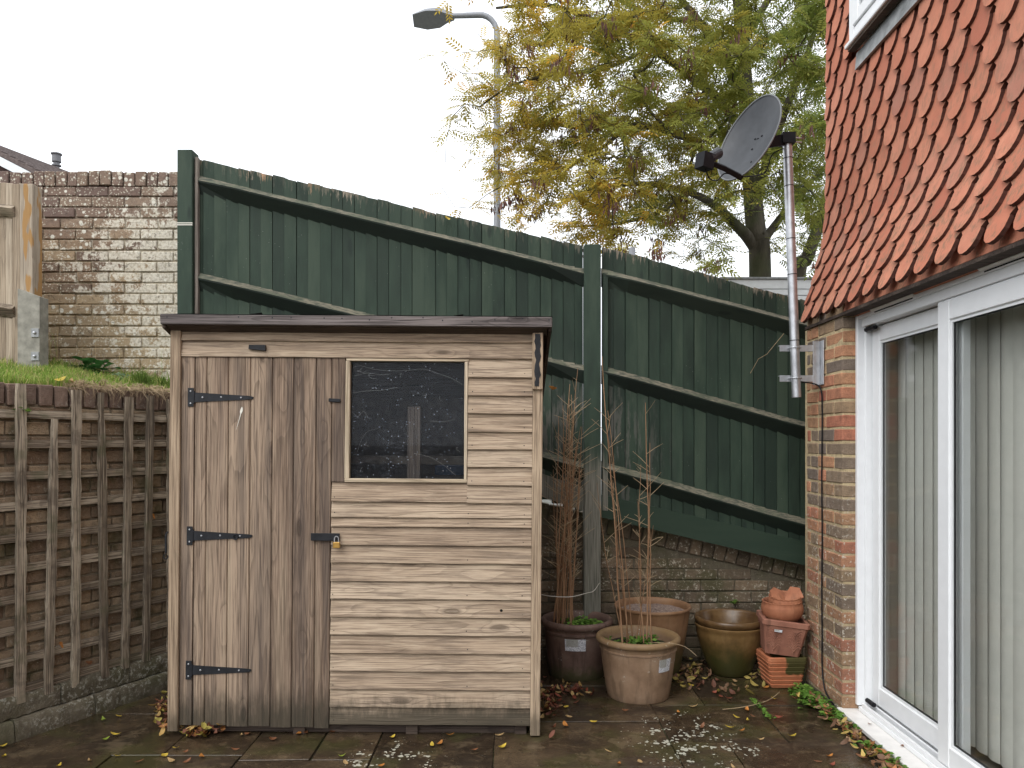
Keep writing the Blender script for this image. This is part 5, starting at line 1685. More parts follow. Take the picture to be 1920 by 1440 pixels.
# ================================================================ FAR THINGS
# ---- street lamp
LDp = 14.5
lp = root('street_lamp', W(932, 420, LDp) * Vector((1, 1, 0)) + Vector((0, 0, 0.6)) if False else (W(932, 0, LDp).x, LDp, 0.6), 'grey street lamp with flat head rising behind the fence and tree', 'street lamp')
M_lamp = plain('grey_lamp_paint', (0.27, 0.28, 0.30), 0.5, 0.1, var=0.1)
bx0 = W(932, 0, LDp).x
ztop = W(0, 22, LDp).z
pts = [(bx0, LDp, 0.6), (bx0, LDp, ztop - 0.42)]
for k in range(1, 7):
    a = k / 6 * (pi / 2 + 0.12)
    pts.append((bx0 - 0.32 * (1 - math.cos(a)), LDp, ztop - 0.42 + 0.36 * math.sin(a)))
xe = pts[-1][0]
hd = W(842, 30, LDp)
pts.append((hd.x, LDp, hd.z))
obj('column', MB().tube(pts, [0.075, 0.062] + [0.055] * 6 + [0.048], 10), M_lamp, lp, smooth=50)
h0, h1, h2 = W(852, 28, LDp), W(826, 22, LDp), W(773, 36, LDp)
mb = MB()
secs = [(852, 29, .05, .05), (838, 28, .10, .07), (824, 31, .18, .065), (800, 36, .20, .04), (775, 40, .13, .015)]
for (px, py, hw, hh) in secs:
    c = W(px, py, LDp)
    for (a, b) in ((-1, -1), (-1, .4), (-.5, 1), (.5, 1), (1, .4), (1, -1)):
        mb.v.append((c.x, c.y + a * hw, c.z + b * hh))
for i in range(len(secs) - 1):
    for k in range(6):
        mb.f.append((i * 6 + k, i * 6 + (k + 1) % 6, (i + 1) * 6 + (k + 1) % 6, (i + 1) * 6 + k))
mb.f += [tuple(range(6)), tuple(range(24, 30))]
mb.xf(Matrix.Translation(W(815, 34, LDp)) @ Matrix.Rotation(-0.42, 4, 'X') @ Matrix.Translation(-W(815, 34, LDp)))
obj('lamp_head', mb, M_lamp, lp, smooth=30)
# ---- short grey pole behind the fence
sp_ = obj('grey_pole', MB().tube([(W(1185, 0, 8).x, 8.0, 0.6), (W(1185, 0, 8).x, 8.0, W(0, 465, 8).z)], 0.035, 10), M_lamp)
tag(sp_, 'short grey metal pole just showing above the fence', 'pole')
# ---- white garage beyond the fence on the right
gy = 10.5
gr = root('garage', (W(1450, 0, gy).x, gy + 2, 0.6), 'low white boarded building behind the fence below the tree', 'building')
x0, x1 = W(1355, 0, gy).x, W(1700, 0, gy).x
M_white = plain('white_boarding', (0.72, 0.74, 0.75), 0.5, var=0.05)
obj('wall', MB().box(x0 + .1, x1, gy + 0.05, gy + 5, 0.6, W(0, 530, gy).z), M_lead, gr)
zt_ = W(0, 524, gy).z
for k in range(5):
    hgt = (0.125, 0.075, 0.075, 0.12, 0.12)[k]
    obj('fascia_board', MB().box(x0, x1, gy - 0.012 * k * 0.3, gy + 0.04, zt_ - hgt, zt_), M_white, gr)
    zt_ -= hgt + 0.012
obj('roof', MB().box(x0 - 0.05, x1, gy - 0.04, gy + 5, W(0, 524, gy).z + 0.004, W(0, 521.5, gy).z + 0.008), M_lead, gr)
# ---- neighbour's house on the left
nh = root('neighbour_house', (-15.5, 24, 1.0), 'distant house with brown tiled roof and white barge board at the left edge', 'house')
M_rooft = Mat('brown_roof_tiles')
_n = M_rooft.noise(M_rooft.P, 9, 3)
M_rooft = M_rooft.bsdf(M_rooft.mix(M_rooft.rng(_n, .3, .7, 0, 1), (0.075, 0.055, 0.05), (0.16, 0.125, 0.115)), 0.85)
M_dkwall = plain('dark_hung_tile', (0.13, 0.085, 0.075), 0.9, var=0.25)
ND_ = 24.0
A = W(-60, 262, ND_)           # apex of the gable, left of the frame
B = W(78, 333, ND_)            # foot of the verge
rid = Vector((9.0, 26.0, 0)).normalized()       # the ridge runs away to the right
ridge_end = A + Vector((rid.x * 20, rid.y * 20, 0))
def far_pt(p): return p + Vector((rid.x * 20, rid.y * 20, 0))
B2 = B + (B - A) * 0.6
C = Vector((2 * A.x - B2.x, ND_, B2.z))
obj('wall', MB().add([C, B2, A, C + Vector((0, 0, -5)), B2 + Vector((0, 0, -5))], [(0, 1, 2), (3, 4, 1, 0)]), M_dkwall, nh, fix=False)
for (nm, p, q) in (('right', A, B2), ('left', A, C)):
    d = (q - p)
    t_ = Vector((0, 0, 0.13))
    o_ = Vector((0, -0.35, 0))
    mb = MB().add([p + o_, q + o_, far_pt(q), far_pt(p), p + o_ + t_, q + o_ + t_, far_pt(q) + t_, far_pt(p) + t_], [(0, 1, 2, 3), (4, 7, 6, 5), (0, 4, 5, 1), (1, 5, 6, 2), (2, 6, 7, 3), (3, 7, 4, 0)])
    ro = obj('roof_slope', mb, M_rooft, nh)
    obj('barge_board', MB().add([p + o_ + Vector((0, -.03, -.02)), q + o_ + Vector((0, -.03, -.02)), q + o_ + Vector((0, -.03, -.30)), p + o_ + Vector((0, -.03, -.30)), p + o_ + Vector((0, .02, -.02)), q + o_ + Vector((0, .02, -.02)), q + o_ + Vector((0, .02, -.30)), p + o_ + Vector((0, .02, -.30))],
        [(0, 1, 2, 3), (4, 7, 6, 5), (0, 4, 5, 1), (2, 6, 7, 3), (1, 5, 6, 2), (0, 3, 7, 4)]), M_white, nh)
    if nm == 'right':
        for k in range(14):                   # courses of roof tiles
            f = (k + 0.5) / 14
            a_, b_ = p.lerp(q, f) + o_ + t_ * 1.02, far_pt(p.lerp(q, f)) + t_ * 1.02
            e_ = (q - p).normalized() * 0.10
            w_ = Vector((0, 0, 0.05))
            obj('tile_course', MB().add([a_, b_, b_ + e_, a_ + e_, a_ + w_, b_ + w_, b_ + e_ + w_, a_ + e_ + w_], [(0, 1, 2, 3), (4, 7, 6, 5), (0, 4, 5, 1), (2, 6, 7, 3), (1, 5, 6, 2), (0, 3, 7, 4)]), M_rooft, ro)
fp = W(106, 322, 27.0)
fl = Vector((fp.x, 27.0, fp.z - 0.5))
M_flue = plain('grey_flue', (0.16, 0.16, 0.17), 0.6)
obj('flue', MB().lathe([(0.09, 0), (0.09, 0.68), (0.15, 0.70), (0.15, 0.74), (0.10, 0.76), (0.10, 0.82), (0.15, 0.84), (0.14, 1.08), (0.18, 1.10), (0.18, 1.14), (0.001, 1.16)], 12, fl), M_flue, nh, smooth=40)

# ================================================================ ASH TREE
TD = 12.0
tree = root('ash_tree', (W(1425, 0, TD).x, TD, 0.6), 'tall ash tree in yellow and green autumn leaf behind the fence', 'tree')
nodes, par, fixr = [], [], []
def add_path(pts, r0, r1, start=None):
    idx = start
    n = len(pts)
    for k, p in enumerate(pts):
        nodes.append(Vector(p)); par.append(-1 if idx is None else idx); fixr.append(r0 + (r1 - r0) * k / max(1, n - 1))
        idx = len(nodes) - 1
    return idx
def dens(pts, n=6): return sag(pts, n)
def near(p):
    a = np.array([tuple(q) for q in nodes])
    return int(((a - np.array(tuple(p))) ** 2).sum(1).argmin())
base_ = Vector((W(1428, 0, TD).x, TD, 0.5))
add_path(dens([base_, W(1425, 500, TD), W(1418, 440, TD), W(1408, 330, TD + .2), W(1400, 200, TD + .3), W(1392, 80, TD + .2), W(1380, -60, TD), W(1370, -220, TD)]), 0.19, 0.07)
def limb(pts, r0, r1, n=6):
    p = dens(pts, n)
    j = near(p[0])
    add_path(p[1:], r0, r1, j)
limb([W(1420, 470, TD), W(1398, 440, TD - .1), W(1372, 415, TD - .2), W(1340, 385, TD - .4), W(1290, 360, TD - .8), W(1210, 345, TD - 1.2), W(1120, 350, TD - 1.5)], 0.10, 0.025)
limb([W(1408, 330, TD + .2), W(1350, 300, TD - .2), W(1270, 250, TD - .7), W(1180, 235, TD - 1.1), W(1090, 240, TD - 1.4), W(1000, 225, TD - 1.6)], 0.075, 0.016)
limb([W(1404, 260, TD + .2), W(1350, 190, TD), W(1290, 140, TD - .3), W(1220, 90, TD - .7), W(1130, 45, TD - 1), W(1030, 10, TD - 1.2), W(930, 15, TD - 1.3)], 0.085, 0.016)
limb([W(1400, 200, TD + .3), W(1360, 110, TD + .5), W(1310, 40, TD + .6), W(1240, -40, TD + .5), W(1150, -110, TD + .2)], 0.085, 0.03)
limb([W(1310, 40, TD + .6), W(1230, 30, TD + .3), W(1150, -5, TD - .1), W(1050, -40, TD - .4), W(950, -40, TD - .6)], 0.045, 0.014)
limb([W(1290, 360, TD - .8), W(1230, 400, TD - 1.1), W(1150, 420, TD - 1.4), W(1060, 425, TD - 1.7)], 0.035, 0.012)
limb([W(1180, 235, TD - 1.1), W(1110, 290, TD - 1.6), W(1020, 330, TD - 1.9), W(940, 350, TD - 2.1)], 0.03, 0.010)
limb([W(1220, 90, TD - .7), W(1130, 130, TD - 1.2), W(1040, 140, TD - 1.5), W(960, 160, TD - 1.6), W(900, 200, TD - 1.7)], 0.03, 0.010)
limb([W(1412, 380, TD + .1), W(1440, 300, TD - .3), W(1475, 200, TD - .6), W(1510, 110, TD - .8), W(1540, 20, TD - .9)], 0.085, 0.03)
limb([W(1425, 460, TD), W(1470, 400, TD + .4), W(1530, 330, TD + .8), W(1600, 260, TD + 1)], 0.07, 0.02)
limb([W(1392, 80, TD + .2), W(1440, 0, TD), W(1490, -90, TD), W(1520, -200, TD)], 0.06, 0.03)
add_path(dens([Vector((W(1490, 0, TD + 1).x, TD + 1, 0.5)), W(1495, 540, TD + 1), W(1515, 480, TD + 1), W(1545, 390, TD + 1), W(1580, 250, TD + 1)]), 0.15, 0.07, None)
# twigs grow towards points spread through the crown
rt_ = random.Random(12)
def inside(px, py):
    left = np.interp(py, [-260, -60, 60, 130, 200, 260, 330, 400, 440, 470, 500], [930, 830, 835, 850, 880, 880, 865, 880, 960, 1130, 1420])
    return px > left
tg = []
while len(tg) < 1450:
    px, py = rt_.uniform(820, 1720), rt_.uniform(-270, 490)
    if not inside(px, py): continue
    # lower edge of the crown is thin
    if py > 400 and rt_.random() < 0.5: continue
    left = np.interp(py, [-260, -60, 60, 130, 200, 260, 330, 400, 440, 470, 500], [930, 830, 835, 850, 880, 880, 865, 880, 960, 1130, 1420])
    if px - left < 90 and rt_.random() < 0.45: continue
    if px > 1560 and rt_.random() < 0.7: continue
    if px < 960 and py < 110 and rt_.random() < 0.5: continue
    if px < 945 and -10 < py < 70 and rt_.random() < 0.8: continue
    if py > 370 and 1340 < px < 1500 and rt_.random() < 0.5: continue
    if py < 0 and rt_.random() < 0.5: continue
    sp2 = 2.6 if px > 1050 else 1.5
    dcen = TD - 0.9 - 0.9 * (1 - min(1, abs(px - 1420) / 500)) * 0 - (1420 - px) / 600 * 0.8
    tg.append(W(px, py, dcen + rt_.uniform(-sp2, sp2)))
for (px, py, D) in ((815, 95, 10.2), (840, 240, 10.2), (835, 300, 10.2), (828, 345, 10.1), (850, 210, 10.3), (870, 130, 10.3)):
    tg.append(W(px, py, D))
arr = np.array([tuple(q) for q in nodes])
T = np.array([tuple(q) for q in tg])
dist = np.sqrt(((T[:, None, :] - arr[None, :, :]) ** 2).sum(2)).min(1)
tips = []
trunk_x = base_.x
for i in np.argsort(dist):
    p = Vector(T[i])
    a = np.array([tuple(q) for q in nodes])
    dd = np.sqrt(((a - T[i]) ** 2).sum(1))
    # prefer joining further in towards the trunk
    pen = np.maximum(0, np.sqrt((a[:, 0] - trunk_x) ** 2 + (a[:, 1] - TD) ** 2) - math.hypot(p.x - trunk_x, p.y - TD)) * 1.5
    pen += np.where(a[:, 2] < 3.4, 5.0, 0)
    j = int((dd + pen).argmin())
    q = nodes[j]
    L = (p - q).length
    if L < 0.12: continue
    n = max(2, int(L / 0.22))
    pd_ = (q - nodes[par[j]]).normalized() if par[j] >= 0 else Vector((0, 0, 1))
    c1 = q + pd_ * L * 0.35 + Vector((0, 0, 0.08 * L))
    idx = j
    for k in range(1, n + 1):
        t = k / n
        b = (1 - t) ** 2 * q + 2 * t * (1 - t) * c1 + t * t * p
        b += Vector((rt_.uniform(-1, 1), rt_.uniform(-1, 1), rt_.uniform(-1, 1))) * 0.02
        b.z -= 0.05 * t * t
        nodes.append(b); par.append(idx); fixr.append(0.0)
        idx = len(nodes) - 1
    tips.append(idx)
N_ = len(nodes)
cnt = [0] * N_
for t in tips:
    k = t
    while k >= 0:
        cnt[k] += 1
        k = par[k]
rad = [max(fixr[k], 0.0034 * max(1, cnt[k]) ** 0.47) for k in range(N_)]
kids = [[] for _ in range(N_)]
for k in range(N_):
    if par[k] >= 0: kids[par[k]].append(k)
limbs, twm = MB(), MB()
seen = [False] * N_
for k in range(N_):
    if par[k] >= 0 and seen[k]: continue
    ch = [par[k]] if par[k] >= 0 else []
    cur = k
    while True:
        seen[cur] = True
        ch.append(cur)
        nx = [q for q in kids[cur] if not seen[q]]
        if not nx: break
        cur = max(nx, key=lambda q: rad[q])
    if len(ch) < 2: continue
    rr_ = [min(rad[q], rad[ch[min(1, len(ch) - 1)]]) if i == 0 and par[k] >= 0 else rad[q] for i, q in enumerate(ch)]
    big = max(rr_) > 0.03
    (limbs if big else twm).tube([nodes[q] for q in ch], rr_, 10 if big else 4, False)
obj('trunk', limbs, M_bark, tree, smooth='all', fix=False)
obj('twigs', twm, M_bark, tree, smooth='all', fix=False, kind='stuff')
# compound leaves: pairs of leaflets on a drooping stalk
def leaf_template():
    v, npair = [], 5
    def leaflet(base, d, nrm, L, w):
        s = d.cross(nrm).normalized()
        v.extend([base, base + d * L * 0.45 + s * w / 2, base + d * L, base + d * L * 0.45 - s * w / 2])
    for k in range(npair):
        t = 0.25 + 0.16 * k
        b = Vector((t, 0, -0.22 * t * t))
        for sg in (-1, 1):
            d = Vector((0.55, sg * 0.80, -0.30)).normalized()
            leaflet(b, d, Vector((0.1, 0.0, 1)), 0.30, 0.105)
    b = Vector((1.0, 0, -0.22))
    leaflet(b, Vector((0.9, 0, -0.45)).normalized(), Vector((0.3, 0, 1)), 0.32, 0.11)
    return np.array([tuple(p) for p in v])
LT = leaf_template()
nl = len(LT) // 4
LV, LC_ = [], []
pal = {'y': (0.52, 0.37, 0.06), 'o': (0.40, 0.335, 0.065), 'g': (0.285, 0.295, 0.065), 'd': (0.20, 0.245, 0.055), 'a': (0.60, 0.34, 0.05)}
for t in tips:
    chain = [t]
    for _ in range(3):
        if par[chain[-1]] >= 0 and cnt[par[chain[-1]]] <= 3: chain.append(par[chain[-1]])
    p = nodes[t]
    px = 960 + FPX * p.x / p.y
    py = HOR - FPX * (p.z - CAM_H) / p.y
    yel = 0.75 - (px - 850) / 700 * 0.85 + 0.30 * max(0, (py - 250) / 200) * (1 if px < 1150 else 0.4)
    yel += rt_.uniform(-0.28, 0.28)
    base_c = pal['y'] if yel > 0.72 else pal['o'] if yel > 0.33 else pal['g'] if yel > -0.05 else pal['d']
    m_ = rt_.randint(7, 12) if px < 1180 else rt_.randint(9, 14)
    for q in range(m_):
        c = chain[rt_.randrange(len(chain))]
        b = nodes[c].lerp(nodes[par[c]], rt_.random() * 0.6)
        az = rt_.uniform(0, 2 * pi)
        el = rt_.uniform(-0.55, 0.45)
        d = Vector((math.cos(az) * math.cos(el), math.sin(az) * math.cos(el), math.sin(el)))
        up = (Vector((rt_.uniform(-.5, .5), rt_.uniform(-.5, .5), 1)))
        y = up.cross(d).normalized(); z = d.cross(y)
        S = rt_.uniform(0.18, 0.275)
        M3 = np.array([tuple(d), tuple(y), tuple(z)]) * S
        LV.append(LT @ M3 + np.array(tuple(b)))
        k = rt_.uniform(0.72, 1.25)
        cc = pal['a'] if rt_.random() < 0.05 and yel > 0.4 else base_c
        col = (cc[0] * k, cc[1] * k, cc[2] * k, 1)
        LC_.append(np.tile(np.array(col), (len(LT), 1)))
LV = np.concatenate(LV); LC_ = np.concatenate(LC_)
me = npmesh('crown', LV, np.arange(len(LV)).reshape(-1, 4), M_crown, LC_)
inst('crown', me, (0, 0, 0), tree)['kind'] = 'stuff'
# hanging bunches of seed keys
kv = []
for t in rt_.sample(tips, 300):
    p = nodes[t]
    px = 960 + FPX * p.x / p.y
    if px < 915 or (px > 1330 and rt_.random() < 0.6): continue
    for q in range(rt_.randint(10, 22)):
        b = p + Vector((rt_.uniform(-.09, .09), rt_.uniform(-.09, .09), rt_.uniform(-.06, .06)))
        a = rt_.uniform(0, pi)
        L, w = rt_.uniform(.07, .13), 0.013
        s = Vector((math.cos(a), math.sin(a), 0)) * w
        d = Vector((rt_.uniform(-.3, .3), rt_.uniform(-.3, .3), -1)).normalized() * L
        kv += [tuple(b), tuple(b + d * .6 + s), tuple(b + d), tuple(b + d * .6 - s)]
kv = np.array(kv)
inst('seed_keys', npmesh('seed_keys', kv, np.arange(len(kv)).reshape(-1, 4), M_keys), (0, 0, 0), tree)['kind'] = 'stuff'
print('leaves', len(LV) // len(LT), 'tris', len(LV) // 2)

# ================================================================ GRASS, WEEDS, LITTER
def blades(name, spots, mat, label, cat, hmin, hmax, wd=0.004, lean=0.6, cols=None, seed=1, kind='stuff'):
    rr = random.Random(seed)
    V, C_ = [], []
    for p in spots:
        h = rr.uniform(hmin, hmax)
        a = rr.uniform(0, 2 * pi)
        le = rr.uniform(0.1, lean) * h
        d = Vector((math.cos(a), math.sin(a), 0))
        a2 = rr.uniform(0, 2 * pi)
        s = Vector((math.cos(a2), math.sin(a2), 0)) * wd * rr.uniform(.6, 1.2)
        p = Vector(p)
        m_ = p + d * le * 0.4 + Vector((0, 0, h * 0.6))
        t = p + d * le + Vector((0, 0, h * (1 - 0.35 * le / h)))
        V += [tuple(p - s), tuple(p + s), tuple(m_ + s * .8), tuple(m_ - s * .8), tuple(m_ - s * .8), tuple(m_ + s * .8), tuple(t + s * .12), tuple(t - s * .12)]
        c = rr.choice(cols); k = rr.uniform(.7, 1.25)
        C_ += [(c[0] * k, c[1] * k, c[2] * k, 1)] * 8
    V = np.array(V)
    o = inst(name, npmesh(name, V, np.arange(len(V)).reshape(-1, 4), mat, np.array(C_)), (0, 0, 0))
    return tag(o, label, cat, kind=kind)
rg = random.Random(33)
GC = [(0.24, 0.37, 0.06), (0.18, 0.30, 0.05), (0.32, 0.42, 0.09), (0.48, 0.44, 0.17)]
DC = [(0.46, 0.37, 0.20), (0.36, 0.27, 0.14), (0.28, 0.34, 0.10), (0.55, 0.45, 0.27)]
sp1, sp2_ = [], []
while len(sp1) < 9000:
    u, v = rg.uniform(-0.9, 1.35), abs(rg.gauss(0, 0.55)) + 0.02
    p = RW(u, v, 0)
    if p.y > LW - 0.01 or v > 2.2: continue
    p.z = lawn_z(p.x, p.y) - 0.01
    px = 960 + FPX * p.x / p.y
    if px < -60: continue
    if px > 140 and rg.random() < 0.45:
        sp2_.append(p)
    else: sp1.append(p)
blades('grass', sp1, M_green, 'bright green lawn grass on the raised bank above the trellis', 'grass', 0.025, 0.075, 0.0024, 0.8, GC, 2)
blades('dry_grass', sp2_, M_green, 'dry yellow grass and stalks on the bank near the shed', 'grass', 0.015, 0.06, 0.0018, 1.2, DC, 3)
# loose roots and dead grass hanging over the wall edge
hang_ = []
for k in range(420):
    u = rg.uniform(0.35, 1.02)
    p = RW(u, rg.uniform(-0.02, 0.05), 1.745 + rg.uniform(-.01, .015))
    hang_.append(p)
mb = MB()
for p in hang_:
    q = p + Vector((rg.uniform(-.05, .05) + .02, rg.uniform(-.06, .02), rg.uniform(-.01, .03)))
    e = q + Vector((rg.uniform(-.05, .06), rg.uniform(-.06, .02), -abs(rg.gauss(0, .045))))
    mb.tube([p, q, e], [0.0016, 0.0014, 0.0006], 3, False)
tag(obj('hanging_roots', mb, M_straw, fix=False), 'tangle of dead roots hanging over the trellis wall beside the shed', 'roots', kind='stuff')
# taller tufts by the wall
tf = []
for k in range(130):
    p = W(268 + rg.gauss(0, 9), 700, 4.72); p.z = lawn_z(p.x, p.y); tf.append(p)
for k in range(60):
    p = W(rg.uniform(300, 322), 700, 4.75); p.z = lawn_z(p.x, p.y); tf.append(p)
blades('grass_tuft', tf, M_green, 'tall green grass tuft on the bank next to the shed roof corner', 'grass', 0.07, 0.15, 0.003, 0.9, [(0.12, 0.20, 0.04), (0.19, 0.27, 0.06)], 4)
stl = []
for k in range(26):
    p = W(rg.choice([rg.uniform(75, 110), rg.uniform(110, 310)]), 690, 5.2); p.z = lawn_z(p.x, p.y); stl.append(p)
blades('dry_stalks', stl, M_green, 'thin dry stalks rising in front of the lichen wall', 'grass', 0.12, 0.30, 0.0022, 0.7, DC, 6)

# leaf shapes
def leaf_shape(L, w, curl, fold, n=5, lob=0.0, rr=R):
    """one curled leaf: a strip of quads either side of the midrib, returned as (verts, quads)"""
    v, f = [], []
    for i in range(n + 1):
        t = i / n
        x = (t - 0.5) * L
        z = curl * (4 * (t - .5) ** 2)
        hw = w / 2 * (math.sin(pi * min(1, t * 0.96 + 0.04)) ** 0.75) * (1 + lob * rr.uniform(-1, 1))
        tw = rr.uniform(-.25, .25) * fold
        v += [(x, -hw, z + fold * hw + tw * hw), (x, 0, z), (x, hw, z + fold * hw - tw * hw)]
    for i in range(n):
        a = i * 3
        f += [(a, a + 1, a + 4, a + 3), (a + 1, a + 2, a + 5, a + 4)]
    return v, f
def leaf_mesh(L, w, curl, fold, mat, seed):
    rr = random.Random(seed)
    v, f = leaf_shape(L, w, curl, fold, 5, 0.15, rr)
    me = bpy.data.meshes.new('leaf')
    me.from_pydata(v, [], f)
    me.materials.append(mat)
    me.polygons.foreach_set('use_smooth', [True] * len(f))
    return me
LM = {}
for nm, col in (('yellow', (0.50, 0.36, 0.05)), ('orange', (0.42, 0.17, 0.04)), ('brown', (0.20, 0.085, 0.04)), ('green', (0.20, 0.26, 0.035)), ('tan', (0.42, 0.28, 0.13)), ('red', (0.22, 0.06, 0.035))):
    mt = leaf_mat(nm + '_fallen_leaf', False, col, 0.15, 0.3, 0.45)
    LM[nm] = [leaf_mesh(R.uniform(.048, .062), R.uniform(.022, .032), R.uniform(.004, .016), R.uniform(.1, .5), mt, 300 + k) for k in range(4)]
ORD = ['leftmost', 'second from left', 'third from left', 'fourth from left', 'fifth from left', 'sixth from left', 'seventh from left', 'eighth from left', 'ninth from left']
def fallen(lst, area, zf=0.002, sc_=1.0):
    by = {}
    for t in sorted(lst): by.setdefault(t[2], []).append(t)
    for (px, py, nm) in lst:
        p = G(px, py, zf)
        s = R.uniform(0.65, 0.95) * sc_
        o = inst('fallen_leaf', R.choice(LM[nm]), p + Vector((0, 0, 0.004)), None, (R.uniform(-.25, .25), R.uniform(-.25, .25), R.uniform(0, 2 * pi)), (s, s * R.uniform(.7, 1.2), s))
        k = by[nm].index((px, py, nm))
        which = '' if len(by[nm]) == 1 else ', ' + (ORD[k] if k < len(by[nm]) - 1 or k == 0 else 'rightmost')
        tag(o, '%s fallen leaf %s%s' % (nm, area, which), 'leaf', 'fallen leaves scattered on the paving')
fallen([(222, 1345, 'yellow'), (194, 1351, 'green'), (172, 1338, 'tan'), (217, 1379, 'yellow'), (196, 1388, 'green'), (101, 1363, 'brown'), (222, 1419, 'yellow'), (308, 1419, 'yellow'), (168, 1428, 'tan'), (260, 1430, 'brown'), (110, 1438, 'yellow'), (5, 1400, 'yellow'), (8, 1420, 'yellow'), (210, 1326, 'brown'), (170, 1340, 'tan'), (322, 1428, 'tan')], 'on paving between trellis and shed')
fallen([(330, 1404, 'yellow'), (440, 1407, 'brown'), (346, 1412, 'brown'), (378, 1420, 'orange'), (452, 1380, 'tan'), (465, 1378, 'brown'), (510, 1388, 'brown'), (560, 1377, 'orange'), (572, 1376, 'brown'), (624, 1373, 'brown'), (735, 1384, 'yellow'), (843, 1380, 'orange'), (810, 1398, 'yellow'), (825, 1396, 'orange'), (641, 1419, 'green'), (942, 1402, 'yellow'), (935, 1380, 'tan'), (890, 1408, 'brown'), (350, 1430, 'brown'), (648, 1432, 'tan'), (715, 1437, 'orange')], 'on paving along the shed front')
fallen([(1112, 1356, 'yellow'), (1272, 1337, 'orange'), (1400, 1333, 'orange'), (1391, 1372, 'orange'), (1370, 1366, 'yellow'), (1316, 1364, 'brown'), (1381, 1346, 'yellow'), (1402, 1352, 'yellow'), (1485, 1382, 'yellow'), (1462, 1347, 'red'), (1352, 1307, 'red'), (1365, 1311, 'red'), (1340, 1300, 'red'), (1452, 1312, 'yellow'), (1437, 1290, 'orange'), (1556, 1420, 'orange'), (1535, 1430, 'brown'), (1560, 1436, 'red'), (1200, 1430, 'tan'), (1160, 1434, 'orange'), (1140, 1410, 'tan'), (1173, 1334, 'brown'), (1061, 1328, 'yellow'), (1040, 1365, 'brown'), (1060, 1362, 'orange'), (1066, 1345, 'tan'), (1300, 1326, 'tan'), (1412, 1345, 'brown'), (1282, 1290, 'yellow'), (1296, 1286, 'yellow'), (1375, 1440, 'tan'), (1425, 1388, 'tan')], 'on wet slabs before the pots')
fallen([(1631, 1359, 'brown'), (1692, 1400, 'brown'), (1712, 1405, 'orange')], 'on the white door sill', 0.030, 0.75)
# heaps of leaves too many to count
def heap(name, spots, label, seed, sc0=0.7, sc1=1.05, cols=((0.34, 0.15, 0.05), (0.20, 0.085, 0.045), (0.42, 0.27, 0.09), (0.40, 0.33, 0.08), (0.15, 0.06, 0.035))):
    rr = random.Random(seed)
    V, F, C_ = [], [], []
    for p in spots:
        v, f = leaf_shape(rr.uniform(.042, .066), rr.uniform(.018, .030), rr.uniform(.004, .02), rr.uniform(.1, .6), 4, 0.15, rr)
        Mx = Matrix.Translation(p) @ Euler((rr.gauss(0, .45), rr.gauss(0, .45), rr.uniform(0, 6.3))).to_matrix().to_4x4() @ Matrix.Scale(rr.uniform(sc0, sc1), 4)
        b = len(V)
        V += [tuple(Mx @ Vector(q)) for q in v]
        F += [tuple(b + i for i in q) for q in f]
        c = rr.choice(cols); k = rr.uniform(.7, 1.2)
        C_ += [(c[0] * k, c[1] * k, c[2] * k, 1)] * len(v)
    o = inst(name, npmesh(name, np.array(V), np.array(F), M_litter, np.array(C_), True), (0, 0, 0))
    return tag(o, label, 'leaf litter', kind='stuff')
def spread(px, py, sx, sy, n, zmax=0.03, seed=0):
    rr = random.Random(seed)
    o = []
    for _ in range(n):
        p = G(px + rr.gauss(0, sx), py + rr.gauss(0, sy))
        p.z = 0.008 + rr.random() * zmax
        o.append(p)
    return o
heap('leaf_litter', spread(375, 1378, 24, 5, 75, 0.045, 1), 'heap of brown and yellow leaves against the foot of the shed door', 11)
heap('leaf_litter', spread(306, 1335, 8, 14, 50, 0.03, 2), 'drift of leaves in the gap between trellis wall and shed', 12)
heap('leaf_litter', spread(1030, 1320, 14, 20, 60, 0.03, 3) + spread(1075, 1300, 30, 8, 40, 0.02, 9), 'wet red and brown leaves on the ground beside the shed corner', 13, cols=((0.22, 0.06, 0.035), (0.14, 0.05, 0.03), (0.30, 0.18, 0.06), (0.36, 0.24, 0.10)))
heap('leaf_litter', spread(1288, 1262, 20, 10, 75, 0.02, 4) + spread(1420, 1270, 18, 8, 24, 0.01, 5) + spread(1330, 1290, 45, 10, 26, 0.004, 14), 'dark leaf litter on the ground behind and between the pots', 14, cols=((0.12, 0.05, 0.03), (0.16, 0.09, 0.05), (0.34, 0.26, 0.07), (0.24, 0.15, 0.07)))
sl = []
rr = random.Random(66)
for k in range(250):
    y = rr.uniform(2.75, 4.35)
    sl.append(Vector((1.70 - abs(rr.gauss(0, .045)) + 0.01 * (y - 4), y, 0.006 + rr.random() * 0.035)))
heap('leaf_litter', sl, 'strip of orange and brown leaves along the foot of the door sill', 15, cols=((0.42, 0.19, 0.07), (0.26, 0.12, 0.06), (0.36, 0.22, 0.12), (0.48, 0.34, 0.10), (0.18, 0.10, 0.06)))
